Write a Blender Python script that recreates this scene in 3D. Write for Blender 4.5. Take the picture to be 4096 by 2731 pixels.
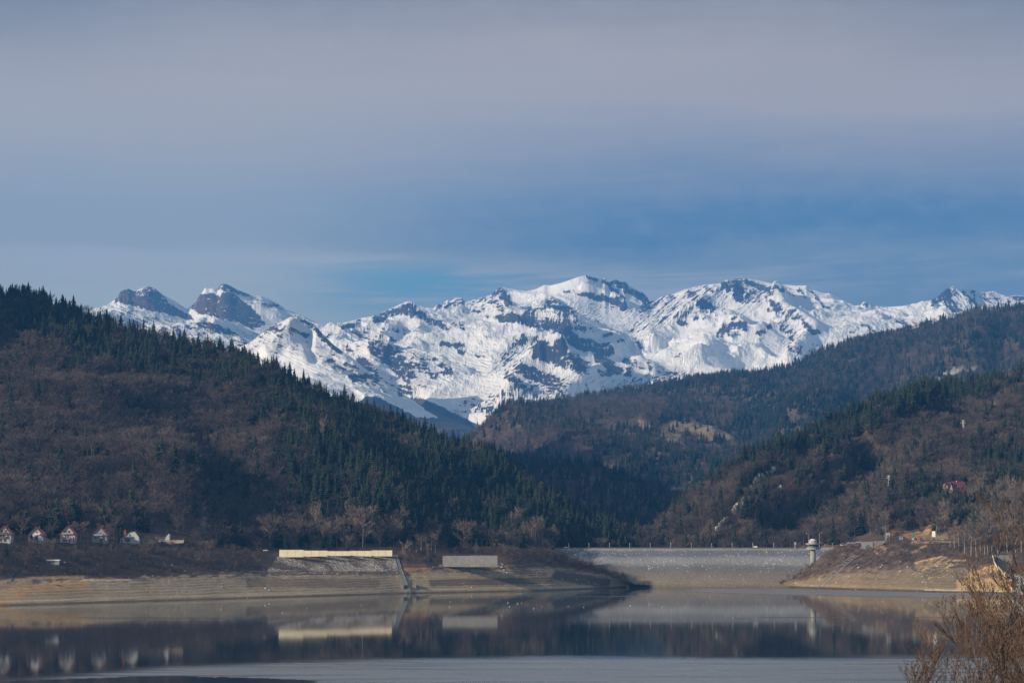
import bpy, math, random
import numpy as np
from mathutils import Vector, Matrix
R = math.radians
random.seed(7); rng = np.random.default_rng(7)
for o in list(bpy.data.objects): bpy.data.objects.remove(o)
scene = bpy.context.scene
COL = scene.collection

# ------------------------------------------------------------------ camera
F = 9637.0; CX = 2048.0; CY = 1365.5; HC = 60.0
TH = math.atan((2056-CY)/F); CT, ST = math.cos(TH), math.sin(TH)
cd = bpy.data.cameras.new('camera'); cam = bpy.data.objects.new('camera', cd); COL.objects.link(cam)
cd.lens = F/4096*36; cd.sensor_width = 36; cd.clip_start = 0.5; cd.clip_end = 60000
cam.location = (0, 0, HC); cam.rotation_euler = (R(90)+TH, 0, 0); scene.camera = cam

# ------------------------------------------------------------------ sun, sky, exposure
SUN_AZ = -118.0; SUN_EL = 20.5          # azimuth from the view direction (+Y), negative = left
sd = bpy.data.lights.new('sun', 'SUN'); sun = bpy.data.objects.new('sun', sd); COL.objects.link(sun)
sd.energy = 4.3; sd.angle = R(0.5); sd.color = (1.0, 0.83, 0.62)
sv = Vector((math.sin(R(SUN_AZ))*math.cos(R(SUN_EL)), math.cos(R(SUN_AZ))*math.cos(R(SUN_EL)), math.sin(R(SUN_EL))))
sun.rotation_euler = sv.to_track_quat('Z', 'Y').to_euler()
scene.view_settings.view_transform = 'Standard'; scene.view_settings.look = 'None'
scene.view_settings.exposure = 1.0; scene.view_settings.gamma = 1.0
scene.view_settings.use_curve_mapping = False

class NT:
    """tiny node builder"""
    def __init__(s, nt): s.nt = nt; nt.nodes.clear()
    def n(s, typ, ins=None, **kw):
        nd = s.nt.nodes.new(typ)
        for k, v in kw.items(): setattr(nd, k, v)
        for k, v in (ins or {}).items():
            if isinstance(v, bpy.types.NodeSocket): s.nt.links.new(v, nd.inputs[k])
            else: nd.inputs[k].default_value = v
        return nd
    def m(s, op, a, b=None, c=None, clamp=False):
        ins = {0: a}
        if b is not None: ins[1] = b
        if c is not None: ins[2] = c
        return s.n('ShaderNodeMath', ins, operation=op, use_clamp=clamp).outputs[0]
    def ramp(s, fac, stops, interp='LINEAR'):
        nd = s.n('ShaderNodeValToRGB', {0: fac}); cr = nd.color_ramp; cr.interpolation = interp
        while len(cr.elements) > len(stops): cr.elements.remove(cr.elements[-1])
        while len(cr.elements) < len(stops): cr.elements.new(1.0)
        for e, (p, c) in zip(cr.elements, stops):
            e.position = p; e.color = (c[0], c[1], c[2], 1) if not isinstance(c, float) else (c, c, c, 1)
        return nd.outputs[0]
    def mix(s, fac, a, b, blend='MIX'):
        nd = s.n('ShaderNodeMix', data_type='RGBA', blend_type=blend)
        for idx, v in ((0, fac), (6, a), (7, b)):
            if isinstance(v, bpy.types.NodeSocket): s.nt.links.new(v, nd.inputs[idx])
            elif idx == 0: nd.inputs[0].default_value = v
            else: nd.inputs[idx].default_value = (v[0], v[1], v[2], 1)
        return nd.outputs[2]
    def noise(s, vec, scale, detail=4, rough=0.55, out=0, dist=0.0):
        nd = s.n('ShaderNodeTexNoise', {'Scale': scale, 'Detail': detail, 'Roughness': rough, 'Distortion': dist})
        if vec is not None: s.nt.links.new(vec, nd.inputs['Vector'])
        return nd.outputs[out]
    def mapr(s, v, a, b, c=0.0, d=1.0, smooth=True):
        nd = s.n('ShaderNodeMapRange', {'Value': v, 'From Min': a, 'From Max': b, 'To Min': c, 'To Max': d})
        nd.clamp = True; nd.interpolation_type = 'SMOOTHSTEP' if smooth else 'LINEAR'
        return nd.outputs[0]

world = bpy.data.worlds.new('World'); scene.world = world; world.use_nodes = True
w = NT(world.node_tree)
gen = w.n('ShaderNodeTexCoord').outputs['Generated']
sep = w.n('ShaderNodeSeparateXYZ', {0: gen}).outputs
el = w.m('MULTIPLY', w.m('ARCSINE', sep[2]), 57.2958)
az = w.m('MULTIPLY', w.m('ARCTAN2', sep[0], sep[1]), 57.2958)
sky = w.n('ShaderNodeTexSky', sky_type='NISHITA', sun_disc=False, sun_elevation=R(SUN_EL), sun_rotation=R(SUN_AZ),
          air_density=1.0, dust_density=1.2, ozone_density=2.5)
# streaky high cloud: noise stretched along the horizon
v1 = w.n('ShaderNodeCombineXYZ', {0: w.m('MULTIPLY', az, 0.10), 1: w.m('MULTIPLY', el, 0.55), 2: 1.3}).outputs[0]
n1 = w.noise(v1, 1.0, 6, 0.55, dist=0.4)
v2 = w.n('ShaderNodeCombineXYZ', {0: w.m('MULTIPLY', az, 0.13), 1: w.m('MULTIPLY', w.m('SUBTRACT', el, w.m('MULTIPLY', az, 0.02)), 1.9), 2: 7.7}).outputs[0]
n2 = w.noise(v2, 1.0, 7, 0.6, dist=0.5)
v3 = w.n('ShaderNodeCombineXYZ', {0: w.m('MULTIPLY', az, 1.1), 1: w.m('MULTIPLY', el, 2.2), 2: 3.1}).outputs[0]
n3 = w.noise(v3, 1.0, 5, 0.6)
elw = w.m('ADD', el, w.m('ADD', w.m('MULTIPLY', w.m('SUBTRACT', n1, 0.5), 2.3), w.m('MULTIPLY', w.m('SUBTRACT', n2, 0.5), 1.0)))
def er(e): return e/30.0
fe = w.m('DIVIDE', elw, 30.0, clamp=True)
right = w.ramp(fe, [(er(0), (.20,.26,.36)), (er(4.6), (.155,.225,.36)), (er(5.6), (.16,.235,.37)), (er(6.1), (.19,.25,.36)), (er(6.7), (.092,.165,.31)),
                    (er(7.4), (.112,.175,.305)), (er(8.3), (.25,.262,.335)), (er(9.6), (.39,.35,.37)), (er(10.8), (.38,.34,.35)), (er(12.4), (.235,.222,.245)), (er(18), (.32,.33,.40)), (1.0, (.30,.37,.52))])
left = w.ramp(fe, [(er(0), (.40,.45,.50)), (er(4.8), (.43,.49,.53)), (er(5.8), (.40,.45,.50)), (er(6.6), (.36,.39,.43)), (er(7.6), (.37,.385,.42)),
                   (er(8.6), (.41,.39,.40)), (er(10), (.41,.375,.385)), (er(11), (.36,.33,.345)), (er(12.6), (.21,.20,.225)), (er(18), (.30,.31,.38)), (1.0, (.30,.37,.52))])
azn = w.m('ADD', az, w.m('MULTIPLY', w.m('SUBTRACT', n1, 0.5), 6.0))
cloud = w.mix(w.mapr(azn, -8.5, 5.0), left, right)
cloud = w.mix(w.mapr(n3, 0.35, 0.75, 0.0, 0.20), cloud, (.36,.37,.42))
# pale streaks low over the peaks
band = w.m('MULTIPLY', w.mapr(elw, 4.9, 5.75), w.mapr(elw, 6.55, 5.95))
streak = w.m('MULTIPLY', band, w.mapr(n2, 0.40, 0.66), clamp=True)
cloud = w.mix(w.m('MULTIPLY', streak, 0.85), cloud, (.44,.46,.53))
# the gap where clear blue sky shows
gx = w.m('MULTIPLY', w.mapr(az, -6.0, -2.6), w.mapr(az, 1.2, -1.2))
gy = w.m('MULTIPLY', w.mapr(el, 4.3, 5.2), w.mapr(el, 6.15, 5.55))
gap = w.m('MULTIPLY', w.m('MULTIPLY', gx, gy), w.mapr(n2, 0.60, 0.42), clamp=True)
clear = w.mix(1.0, sky.outputs[0], (.035,.085,.125), 'MULTIPLY')
clear = w.mix(0.65, clear, (.115,.30,.50))
col = w.mix(w.m('MULTIPLY', gap, 0.72), cloud, clear)
brt = w.m('MULTIPLY', w.m('MULTIPLY', w.mapr(el, 12.6, 17.0), w.mapr(el, 46.0, 26.0)), w.m('MULTIPLY', w.mapr(az, -44.0, -20.0), w.mapr(az, 44.0, 20.0)))  # bright sky patch above the frame, added to brighten the ruffled water
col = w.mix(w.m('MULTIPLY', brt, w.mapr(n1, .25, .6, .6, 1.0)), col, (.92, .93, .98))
# the rest of the dome (behind and above): plain sky through thin cloud
dkc = w.m('MULTIPLY', w.mapr(el, 9.2, 12.4), w.mapr(w.m('ABSOLUTE', w.m('ADD', az, w.m('MULTIPLY_ADD', n1, 5.0, -2.5))), 5.0, 13.0))
col = w.mix(w.m('MULTIPLY', w.m('MULTIPLY', dkc, w.mapr(el, 20.0, 14.0)), 0.55), col, (.17, .17, .205))
hi = w.mapr(el, 14.0, 40.0)
skyc = w.mix(1.0, sky.outputs[0], (.10,.10,.10), 'MULTIPLY')
col = w.mix(w.m('MULTIPLY', hi, 0.45), col, skyc)
col = w.mix(1.0, col, (1.03, .92, .705), 'MULTIPLY')
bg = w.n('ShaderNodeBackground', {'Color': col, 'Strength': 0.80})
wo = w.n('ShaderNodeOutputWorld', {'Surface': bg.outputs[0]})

# ------------------------------------------------------------------ helpers
def cv(X, Y):
    """photo pixel -> (x/y, rise/y) of its line of sight"""
    X = np.asarray(X, float); Y = np.asarray(Y, float)
    u = (X-CX)/F; v = (CY-Y)/F
    yy = CT - v*ST; zz = ST + v*CT
    return u/yy, zz/yy
def proj(x, y, z):
    dz = z-HC; d = y*CT + dz*ST; up = -y*ST + dz*CT
    return CX + F*x/d, CY - F*up/d
def P(X, Y, D):
    a, t = cv(X, Y); return Vector((float(a)*D, D, HC+float(t)*D))
def mpp(D): return D/F

_perm = rng.permutation(4096)
def _h(ix, iy, s):
    return _perm[(_perm[(ix+s*57) & 4095]+iy) & 4095]
def perlin(x, y, s=0):
    ix = np.floor(x).astype(np.int64); iy = np.floor(y).astype(np.int64)
    fx = x-ix; fy = y-iy; ux = fx*fx*fx*(fx*(fx*6-15)+10); uy = fy*fy*fy*(fy*(fy*6-15)+10)
    def g(dx, dy):
        an = _h(ix+dx, iy+dy, s)*(2*np.pi/4096.0)
        return np.cos(an)*(fx-dx)+np.sin(an)*(fy-dy)
    a = g(0, 0); b = g(1, 0); c = g(0, 1); d = g(1, 1)
    return ((a+(b-a)*ux)*(1-uy)+(c+(d-c)*ux)*uy)*1.5
def fbm(x, y, octv=5, s=0, gain=0.5):
    r = 0; a = 1.0; f = 1.0; n = 0
    for i in range(octv):
        r = r+a*perlin(x*f+17.3*i, y*f-9.1*i, s+i); n += a; a *= gain; f *= 2.03
    return r/n
def ridged(x, y, octv=6, s=0, gain=0.55):
    r = 0; a = 1.0; f = 1.0; n = 0; wgt = 1.0
    for i in range(octv):
        v = 1-np.abs(perlin(x*f+5.7*i, y*f+3.3*i, s+i)); v = v*v*wgt
        wgt = np.clip(v*1.6, 0, 1); r = r+a*v; n += a; a *= gain; f *= 2.1
    return r/n
def sstep(a, b, x):
    t = np.clip((x-a)/(b-a), 0, 1); return t*t*(3-2*t)
def capsule(X, Y, pts, wd):
    """1 on the polyline falling to 0 at about wd photo pixels from it"""
    best = np.full(np.shape(X), 1e9)
    for (x0, y0), (x1, y1) in zip(pts[:-1], pts[1:]):
        dx, dy = x1-x0, y1-y0; L = dx*dx+dy*dy+1e-6
        t = np.clip(((X-x0)*dx+(Y-y0)*dy)/L, 0, 1)
        best = np.minimum(best, np.hypot(X-x0-t*dx, Y-y0-t*dy))
    return best/wd
def inpoly(X, Y, poly):
    r = np.zeros(np.shape(X), bool); n = len(poly)
    for i in range(n):
        x0, y0 = poly[i]; x1, y1 = poly[(i+1) % n]
        if y0 == y1: continue
        c = ((y0 > Y) != (y1 > Y)) & (X < (x1-x0)*(Y-y0)/(y1-y0)+x0)
        r ^= c
    return r
def tag(o, label=None, cat=None, group=None, kind=None):
    if label: o['label'] = label
    if cat: o['category'] = cat
    if group: o['group'] = group
    if kind: o['kind'] = kind
    return o
def mesh_obj(name, me, mat=None, parent=None):
    o = bpy.data.objects.new(name, me); COL.objects.link(o)
    if mat:
        for m_ in (mat if isinstance(mat, (list, tuple)) else [mat]): me.materials.append(m_)
    if parent: o.parent = parent
    return o
def grid_mesh(name, V, attrs, mat, smooth=True):
    """V (r,c,3)"""
    r, c = V.shape[:2]; me = bpy.data.meshes.new(name)
    me.vertices.add(r*c); me.vertices.foreach_set('co', V.reshape(-1).astype(np.float32))
    i = np.arange((r-1)*c).reshape(r-1, c)[:, :-1].ravel()
    q = np.stack([i, i+1, i+1+c, i+c], 1).ravel().astype(np.int32); nf = len(i)
    me.loops.add(nf*4); me.loops.foreach_set('vertex_index', q)
    me.polygons.add(nf); me.polygons.foreach_set('loop_start', np.arange(0, nf*4, 4, dtype=np.int32))
    me.polygons.foreach_set('use_smooth', np.full(nf, smooth))
    me.update(calc_edges=True)
    for k, v in attrs.items():
        if v.ndim == 3:
            a = me.attributes.new(k, 'FLOAT_COLOR', 'POINT')
            cc = np.concatenate([v, np.ones(v.shape[:2]+(1,))], 2)
            a.data.foreach_set('color', cc.reshape(-1).astype(np.float32))
        else:
            a = me.attributes.new(k, 'FLOAT', 'POINT'); a.data.foreach_set('value', v.reshape(-1).astype(np.float32))
    return mesh_obj(name, me, mat)

class Hill:
    """Terrain lofted through contour lines; every contour is a list of (X, Y, D): photo column and row
    of a place on the ground and its distance. D None = where the line of sight meets the lake."""
    def __init__(s, X0, X1, nc, contours, rows, amps, sm=110):
        s.Xc = np.linspace(X0, X1, nc)
        k_ = max(1, int(sm/(s.Xc[1]-s.Xc[0]))); ker = np.hanning(2*k_+3); ker /= ker.sum()
        def sf(q): return np.convolve(np.pad(q, k_+1, mode='edge'), ker, mode='valid')
        A = []; T = []; D = []
        for c in contours:
            c = sorted(c, key=lambda q: q[0])
            xs = [q[0] for q in c]; Y = np.interp(s.Xc, xs, [q[1] for q in c])
            if len(c) < 25 or sm < 50: Y = sf(Y)
            a, t = cv(s.Xc, Y)
            if c[0][2] is None: d = -HC/t
            else: d = sf(np.interp(s.Xc, xs, [q[2] for q in c]))
            A.append(a); T.append(t); D.append(d)
        s.a = A[-2] if len(A) > 1 else A[0]
        zs = [HC+t*d for t, d in zip(T, D)]
        Z = []; DD = []; AM = []; K = []
        for k in range(len(contours)-1):
            n = rows[k]
            for i in range(n if k < len(contours)-2 else n+1):
                u = i/n; DD.append(D[k]*(1-u)+D[k+1]*u); Z.append(zs[k]*(1-u)+zs[k+1]*u)
                AM.append(np.full(nc, amps[k]*(1-u)+amps[k+1]*u)); K.append(k+u)
        s.D = np.array(DD); s.Z = np.array(Z); s.AM = np.array(AM); s.K = np.array(K)[:, None]+0*s.D
        s.A = s.a[None, :]+0*s.D
        s.upd()
    def upd(s):
        s.x = s.A*s.D; s.y = s.D
        s.X, s.Y = proj(s.x, s.y, s.Z)
    def smooth(s, n=2):
        for _ in range(n):
            z = s.Z.copy(); z[1:-1] = (s.Z[:-2]+2*s.Z[1:-1]+s.Z[2:])/4; s.Z = z
        s.upd()
    def fit(s, sky, k0, k1):
        """lift the ground between contour k0 and k1 so that its outline meets the given one"""
        Y = np.interp(s.Xc, [q[0] for q in sky], [q[1] for q in sky]); _, t = cv(s.Xc, Y)
        sel = s.K[:, 0] <= k1+1e-6
        for _ in range(4):
            te = (s.Z[sel]-HC)/s.D[sel]; d = (t-te.max(0))
            wgt = sstep(k0, k1, s.K)
            wgt = np.where(s.K > k1, 1.0, wgt)
            s.Z = s.Z+d[None, :]*s.D*wgt
        s.upd()
    def V(s): return np.stack([s.x, s.y, s.Z], 2)
    def on(s, X, Y):
        """where the line of sight through photo pixel X, Y meets this ground"""
        a, t = cv(X, Y); c = int(np.clip(np.searchsorted(s.a, a), 1, len(s.a)-1))
        f = (a-s.a[c-1])/(s.a[c]-s.a[c-1]); f = min(max(f, 0), 1)
        D = s.D[:, c-1]*(1-f)+s.D[:, c]*f; Z = s.Z[:, c-1]*(1-f)+s.Z[:, c]*f
        te = (Z-HC)/D
        idx = np.nonzero(te >= t)[0]
        if len(idx) == 0: k = int(te.argmax()); return Vector((float(a)*D[k], D[k], Z[k]))
        k = idx[0]
        if k == 0: return Vector((float(a)*D[0], D[0], Z[0]))
        g = (t-te[k-1])/(te[k]-te[k-1]+1e-12); d = D[k-1]+(D[k]-D[k-1])*g
        return Vector((float(a)*d, d, Z[k-1]+(Z[k]-Z[k-1])*g))
    def sample(s, n, kmin, kmax, slack=0.0035):
        """n random ground points spread evenly over the visible ground between two contours"""
        r, c = s.D.shape
        dx = np.diff(s.x, axis=1)[:-1]; dy = np.diff(s.y, axis=0)[:, :-1]
        te = (s.Z-HC)/s.D; cm = np.maximum.accumulate(te, 0)
        vis = (te >= cm-slack)[:-1, :-1] & (s.K[:-1, :-1] >= kmin) & (s.K[:-1, :-1] <= kmax)
        wgt = np.abs(dx*dy)*vis; p = (wgt/wgt.sum()).ravel()
        idx = rng.choice(len(p), n, p=p); i = idx//(c-1); j = idx % (c-1)
        u = rng.random(n); v = rng.random(n)
        def b(q): return (q[i, j]*(1-u)+q[i+1, j]*u)*(1-v)+(q[i, j+1]*(1-u)+q[i+1, j+1]*u)*v
        x, y, z = b(s.x), b(s.y), b(s.Z)
        X, Y = proj(x, y, z); return x, y, z, X, Y

# ------------------------------------------------------------------ materials
MATS = {}
def mat_basic(name, col, rough=0.85, var=0.25, scale=0.6, metal=0.0, bump=0.0, coord='Object'):
    if name in MATS: return MATS[name]
    m = bpy.data.materials.new(name); m.use_nodes = True; n = NT(m.node_tree)
    tc = n.n('ShaderNodeTexCoord').outputs[coord]
    nz = n.noise(tc, scale, 5, 0.6); nz2 = n.noise(tc, scale*7, 3, 0.6)
    f = n.m('MULTIPLY_ADD', n.m('ADD', nz, n.m('MULTIPLY', nz2, 0.5)), var*2, 1-var*1.5)
    c = n.mix(1.0, col, n.n('ShaderNodeCombineXYZ', {0: f, 1: f, 2: f}).outputs[0], 'MULTIPLY')
    ins = {'Base Color': c, 'Roughness': rough, 'Metallic': metal}
    b = n.n('ShaderNodeBsdfPrincipled', ins)
    if bump:
        bp = n.n('ShaderNodeBump', {'Strength': bump, 'Distance': 0.3, 'Height': nz2}); n.nt.links.new(bp.outputs[0], b.inputs['Normal'])
    n.n('ShaderNodeOutputMaterial', {'Surface': b.outputs[0]}); MATS[name] = m; return m
def mat_leafy(name, c0, c1, rough=0.9, sub=0.0):
    """colour differs from tree to tree and a little within one"""
    m = bpy.data.materials.new(name); m.use_nodes = True; n = NT(m.node_tree)
    oi = n.n('ShaderNodeObjectInfo'); tc = n.n('ShaderNodeTexCoord').outputs['Object']
    nz = n.noise(tc, 3.0, 2, 0.6)
    pl = n.noise(oi.outputs['Location'], 0.014, 3, 0.6)
    f = n.m('ADD', n.m('MULTIPLY', oi.outputs['Random'], 0.65), n.m('ADD', n.m('MULTIPLY', nz, 0.3), n.m('MULTIPLY_ADD', pl, 2.2, -1.10)), clamp=True)
    c = n.mix(f, c0, c1)
    b = n.n('ShaderNodeBsdfPrincipled', {'Base Color': c, 'Roughness': rough})
    b.inputs['Specular IOR Level'].default_value = 0.2
    n.n('ShaderNodeOutputMaterial', {'Surface': b.outputs[0]}); MATS[name] = m; return m
def mat_terrain(name, fine=0.25, var=0.5, bump=2.0, bscale=None):
    """vertex colour (what grows or lies there) broken up by world-space noise"""
    m = bpy.data.materials.new(name); m.use_nodes = True; n = NT(m.node_tree)
    at = n.n('ShaderNodeAttribute', attribute_name='Col').outputs['Color']
    tc = n.n('ShaderNodeTexCoord').outputs['Object']
    nz = n.noise(tc, fine, 8, 0.65); nz2 = n.noise(tc, fine*0.12, 4, 0.6)
    f = n.m('ADD', n.m('MULTIPLY_ADD', nz, 2*var, 1-var), n.m('MULTIPLY_ADD', nz2, 0.6, -0.3))
    c = n.mix(1.0, at, n.n('ShaderNodeCombineXYZ', {0: f, 1: f, 2: f}).outputs[0], 'MULTIPLY')
    b = n.n('ShaderNodeBsdfPrincipled', {'Base Color': c, 'Roughness': 0.95}); b.inputs['Specular IOR Level'].default_value = 0.1
    bp = n.n('ShaderNodeBump', {'Strength': 0.8, 'Distance': bump, 'Height': nz}); n.nt.links.new(bp.outputs[0], b.inputs['Normal'])
    n.n('ShaderNodeOutputMaterial', {'Surface': b.outputs[0]}); MATS[name] = m; return m
def mat_bank(name):
    """drawn-down lake bank: silt with level strand lines and scattered pale stones"""
    m = bpy.data.materials.new(name); m.use_nodes = True; n = NT(m.node_tree)
    at = n.n('ShaderNodeAttribute', attribute_name='Col').outputs['Color']
    dd = n.n('ShaderNodeAttribute', attribute_name='silt').outputs['Fac']
    st = n.n('ShaderNodeAttribute', attribute_name='stone').outputs['Fac']
    tc = n.n('ShaderNodeTexCoord').outputs['Object']; s3 = n.n('ShaderNodeSeparateXYZ', {0: tc}).outputs
    lz = n.n('ShaderNodeCombineXYZ', {0: n.m('MULTIPLY', s3[0], 0.012), 1: n.m('MULTIPLY', s3[1], 0.012), 2: n.m('MULTIPLY', s3[2], 1.15)}).outputs[0]
    strat = n.noise(lz, 1.0, 5, 0.7, dist=0.2)
    nz = n.noise(tc, 0.35, 8, 0.7); nz2 = n.noise(tc, 0.03, 4, 0.6)
    f0 = n.m('ADD', n.m('MULTIPLY_ADD', nz, 0.9, 0.55), n.m('MULTIPLY_ADD', nz2, 0.6, -0.3))
    lines = n.ramp(strat, [(0.30, .55), (0.40, 1.0), (0.50, .88), (0.54, 1.15), (0.60, .72), (0.66, 1.1), (0.8, 1.2)])
    ls = n.n('ShaderNodeSeparateXYZ', {0: lines}).outputs[0]
    f = n.m('MULTIPLY', f0, n.m('ADD', n.m('MULTIPLY', n.m('SUBTRACT', ls, 1.0), dd), 1.0))
    c = n.mix(1.0, at, n.n('ShaderNodeCombineXYZ', {0: f, 1: f, 2: f}).outputs[0], 'MULTIPLY')
    vo = n.n('ShaderNodeTexVoronoi', {'Scale': 0.62}); n.nt.links.new(tc, vo.inputs['Vector'])
    wn = n.n('ShaderNodeSeparateXYZ', {0: vo.outputs['Color']}).outputs
    keep = n.m('LESS_THAN', wn[0], st); near = n.m('LESS_THAN', vo.outputs['Distance'], n.m('MULTIPLY_ADD', wn[1], 0.30, 0.12))
    sm = n.m('MULTIPLY', keep, near)
    c = n.mix(sm, c, (.52, .50, .47))
    b = n.n('ShaderNodeBsdfPrincipled', {'Base Color': c, 'Roughness': 0.9}); b.inputs['Specular IOR Level'].default_value = 0.15
    hh = n.m('ADD', n.m('MULTIPLY', strat, n.m('MULTIPLY', dd, 2.2)), nz)
    bp = n.n('ShaderNodeBump', {'Strength': 0.7, 'Distance': 0.9, 'Height': hh}); n.nt.links.new(bp.outputs[0], b.inputs['Normal'])
    n.n('ShaderNodeOutputMaterial', {'Surface': b.outputs[0]}); MATS[name] = m; return m

# ------------------------------------------------------------------ snow mountains
def mix3(base, col, m):
    return base*(1-m[..., None])+np.array(col)[None, None, :]*m[..., None]
m_mt = bpy.data.materials.new('snow_and_rock'); m_mt.use_nodes = True; n = NT(m_mt.node_tree)
tc = n.n('ShaderNodeTexCoord').outputs['Object']
rk = n.n('ShaderNodeAttribute', attribute_name='rock').outputs['Fac']
vg = n.n('ShaderNodeAttribute', attribute_name='veg').outputs['Fac']
nA = n.noise(tc, 0.018, 9, 0.75); nB = n.noise(tc, 0.05, 4, 0.6)
nD = n.noise(n.n('ShaderNodeMapping', {'Vector': tc, 'Rotation': (0, 0, 0.4), 'Scale': (0.035, 0.006, 0.008)}).outputs[0], 1.0, 6, 0.7)
nC = n.noise(n.n('ShaderNodeMapping', {'Vector': tc, 'Rotation': (0, 0.35, 0), 'Scale': (0.006, 0.006, 0.05)}).outputs[0], 1.0, 6, 0.7)
sm_ = n.m('ADD', n.m('MULTIPLY', n.m('SUBTRACT', nA, 0.5), 1.3), n.m('ADD', n.m('MULTIPLY', n.m('SUBTRACT', nC, 0.5), 1.2), n.m('MULTIPLY', n.m('SUBTRACT', nD, 0.5), 1.2)))
rr = n.m('MULTIPLY_ADD', sm_, n.m('MULTIPLY_ADD', rk, 1.1, 0.45, clamp=True), rk)
rmask = n.mapr(rr, 0.47, 0.55)
rockc = n.mix(nB, (.030, .032, .042), (.105, .090, .085)); rockc = n.mix(n.mapr(nD, .4, .75), rockc, (.055, .06, .075))
rockc = n.mix(n.mapr(n.n('ShaderNodeSeparateXYZ', {0: tc}).outputs[0], -1500.0, -1900.0), rockc, (.115, .075, .062))
snowc = n.mix(n.noise(tc, 0.004, 4, 0.6), (.70, .70, .70), (.84, .84, .83))
c = n.mix(rmask, snowc, rockc)
vt = n.noise(n.n('ShaderNodeMapping', {'Vector': tc, 'Scale': (0.02, 0.02, 0.004)}).outputs[0], 1.0, 6, 0.7)
vegc = n.mix(vt, (.045, .042, .045), (.10, .085, .08)); vegc = n.mix(n.mapr(vt, .62, .75, 0, .5), vegc, (.35, .36, .38))
c = n.mix(n.mapr(n.m('ADD', vg, n.m('MULTIPLY_ADD', nA, .3, -.15)), .4, .6), c, vegc)
b = n.n('ShaderNodeBsdfPrincipled', {'Base Color': c, 'Roughness': 0.8}); b.inputs['Specular IOR Level'].default_value = 0.15
hb = n.m('ADD', n.m('MULTIPLY', nA, n.m('MULTIPLY_ADD', rk, 14.0, 3.5)), n.m('MULTIPLY', rmask, 5.0))
bp = n.n('ShaderNodeBump', {'Strength': 1.0, 'Distance': 2.0, 'Height': hb}); n.nt.links.new(bp.outputs[0], b.inputs['Normal'])
n.n('ShaderNodeOutputMaterial', {'Surface': b.outputs[0]})

SKY2 = [(-300,1300),(200,1290),(330,1262),(380,1232),(420,1222),(440,1212),(452,1203),(470,1190),(480,1168),(495,1160),(515,1154),(535,1166),(552,1160),(575,1148),(597,1146),(618,1152),(640,1170),
 (665,1186),(700,1205),(725,1222),(748,1236),(762,1228),(778,1210),(800,1180),(822,1150),(835,1155),(852,1152),(868,1160),(882,1140),(897,1134),(920,1142),(950,1160),(985,1172),(1010,1184),(1045,1184),
 (1075,1196),(1112,1215),(1143,1238),(1196,1255),(1268,1291),(1312,1311),(1340,1300),(1353,1292),(1370,1297),(1384,1291),(1428,1282),(1491,1264),(1536,1246),(1603,1215),(1638,1211),(1661,1217),
 (1696,1229),(1732,1233),(1745,1222),(1754,1214),(1768,1222),(1780,1206),(1790,1199),(1803,1205),(1815,1194),(1826,1189),(1848,1192),(1860,1204),(1880,1202),(1915,1193),(1960,1180),(1972,1172),(1982,1162),
 (1992,1156),(2000,1150),(2020,1149),(2027,1152),(2060,1158),(2107,1164),(2147,1155),(2179,1139),(2201,1142),(2250,1130),(2312,1108),(2353,1099),(2384,1112),(2406,1117),(2420,1110),(2435,1130),
 (2446,1124),(2464,1118),(2485,1128),(2500,1126),(2518,1144),(2536,1153),(2550,1162),(2576,1170),(2590,1190),(2598,1206),(2625,1200),(2643,1188),(2696,1175),(2737,1157),(2817,1139),(2879,1133),
 (2897,1127),(2908,1132),(2920,1126),(2942,1115),(2982,1113),(3000,1115),(3093,1134),(3186,1143),(3224,1141),(3252,1160),(3298,1173),(3317,1172),(3363,1194),(3419,1222),(3443,1220),(3452,1208),
 (3459,1205),(3468,1212),(3480,1212),(3489,1223),(3559,1227),(3652,1221),(3699,1211),(3746,1190),(3783,1157),(3800,1150),(3815,1143),(3835,1150),(3862,1153),(3909,1164),(3941,1169),(3974,1164),
 (4030,1187),(4060,1180),(4096,1183),(4250,1200),(4500,1230)]
def offs(c, dy, D): return [(x, y+dy, D) for x, y in c]
ctr = [
 [(-300,1900,9000),(1400,1900,9000),(2050,1790,9500),(2400,1850,9500),(4500,1850,9500)],
 [(-300,1560,11200),(900,1560,11000),(1500,1650,10800),(1750,1640,11200),(1900,1720,10700),(2050,1740,10400),(2200,1690,10600),(2700,1600,11200),(3300,1500,11600),(4500,1450,12000)],
 [(-300,1420,12600),(700,1400,12600),(1000,1410,12400),(1400,1480,12200),(1700,1510,12500),(1900,1480,12500),(2100,1460,11900),(2300,1420,12000),(2500,1470,12600),(2900,1440,12900),(3300,1400,13200),(4500,1350,13500)],
 [(-300,1350,13600),(400,1290,13500),(700,1310,13600),(900,1320,13600),(1200,1390,13400),(1500,1370,13200),(1750,1360,13800),(2100,1320,13600),(2250,1335,13200),(2450,1350,13900),(2800,1310,14300),(3100,1300,14300),(3500,1290,14500),(4500,1270,14500)],
 [(-300,1330,14300),(500,1235,14200),(760,1270,14500),(900,1290,14100),(1250,1340,14200),(1600,1290,14300),(1900,1260,15000),(2200,1230,14900),(2450,1250,15000),(2700,1260,15000),(2950,1220,15200),(3300,1235,15300),(3600,1260,15400),(3820,1240,15300),(4500,1240,15400)],
 [(x, y, 15800+250*math.sin(x/210.0)+150*math.sin(x/77.0)) for x, y in SKY2],
 [(-300,1700,17500),(4500,1700,17500)]]
M = Hill(-300, 4500, 1900, ctr, [12, 70, 95, 85, 75, 75, 10], [0, 40, 75, 80, 75, 22, 0], 50)
M.smooth(6)
wx = M.x+220*fbm(M.x/900, M.y/900, 3, 40); wy = M.y+220*fbm(M.x/900+9, M.y/900, 3, 41)
rg = ridged(wx/1300, wy/1700, 7, 3)-0.45
fb = fbm(M.x/260, M.y/260, 5, 20)
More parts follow.
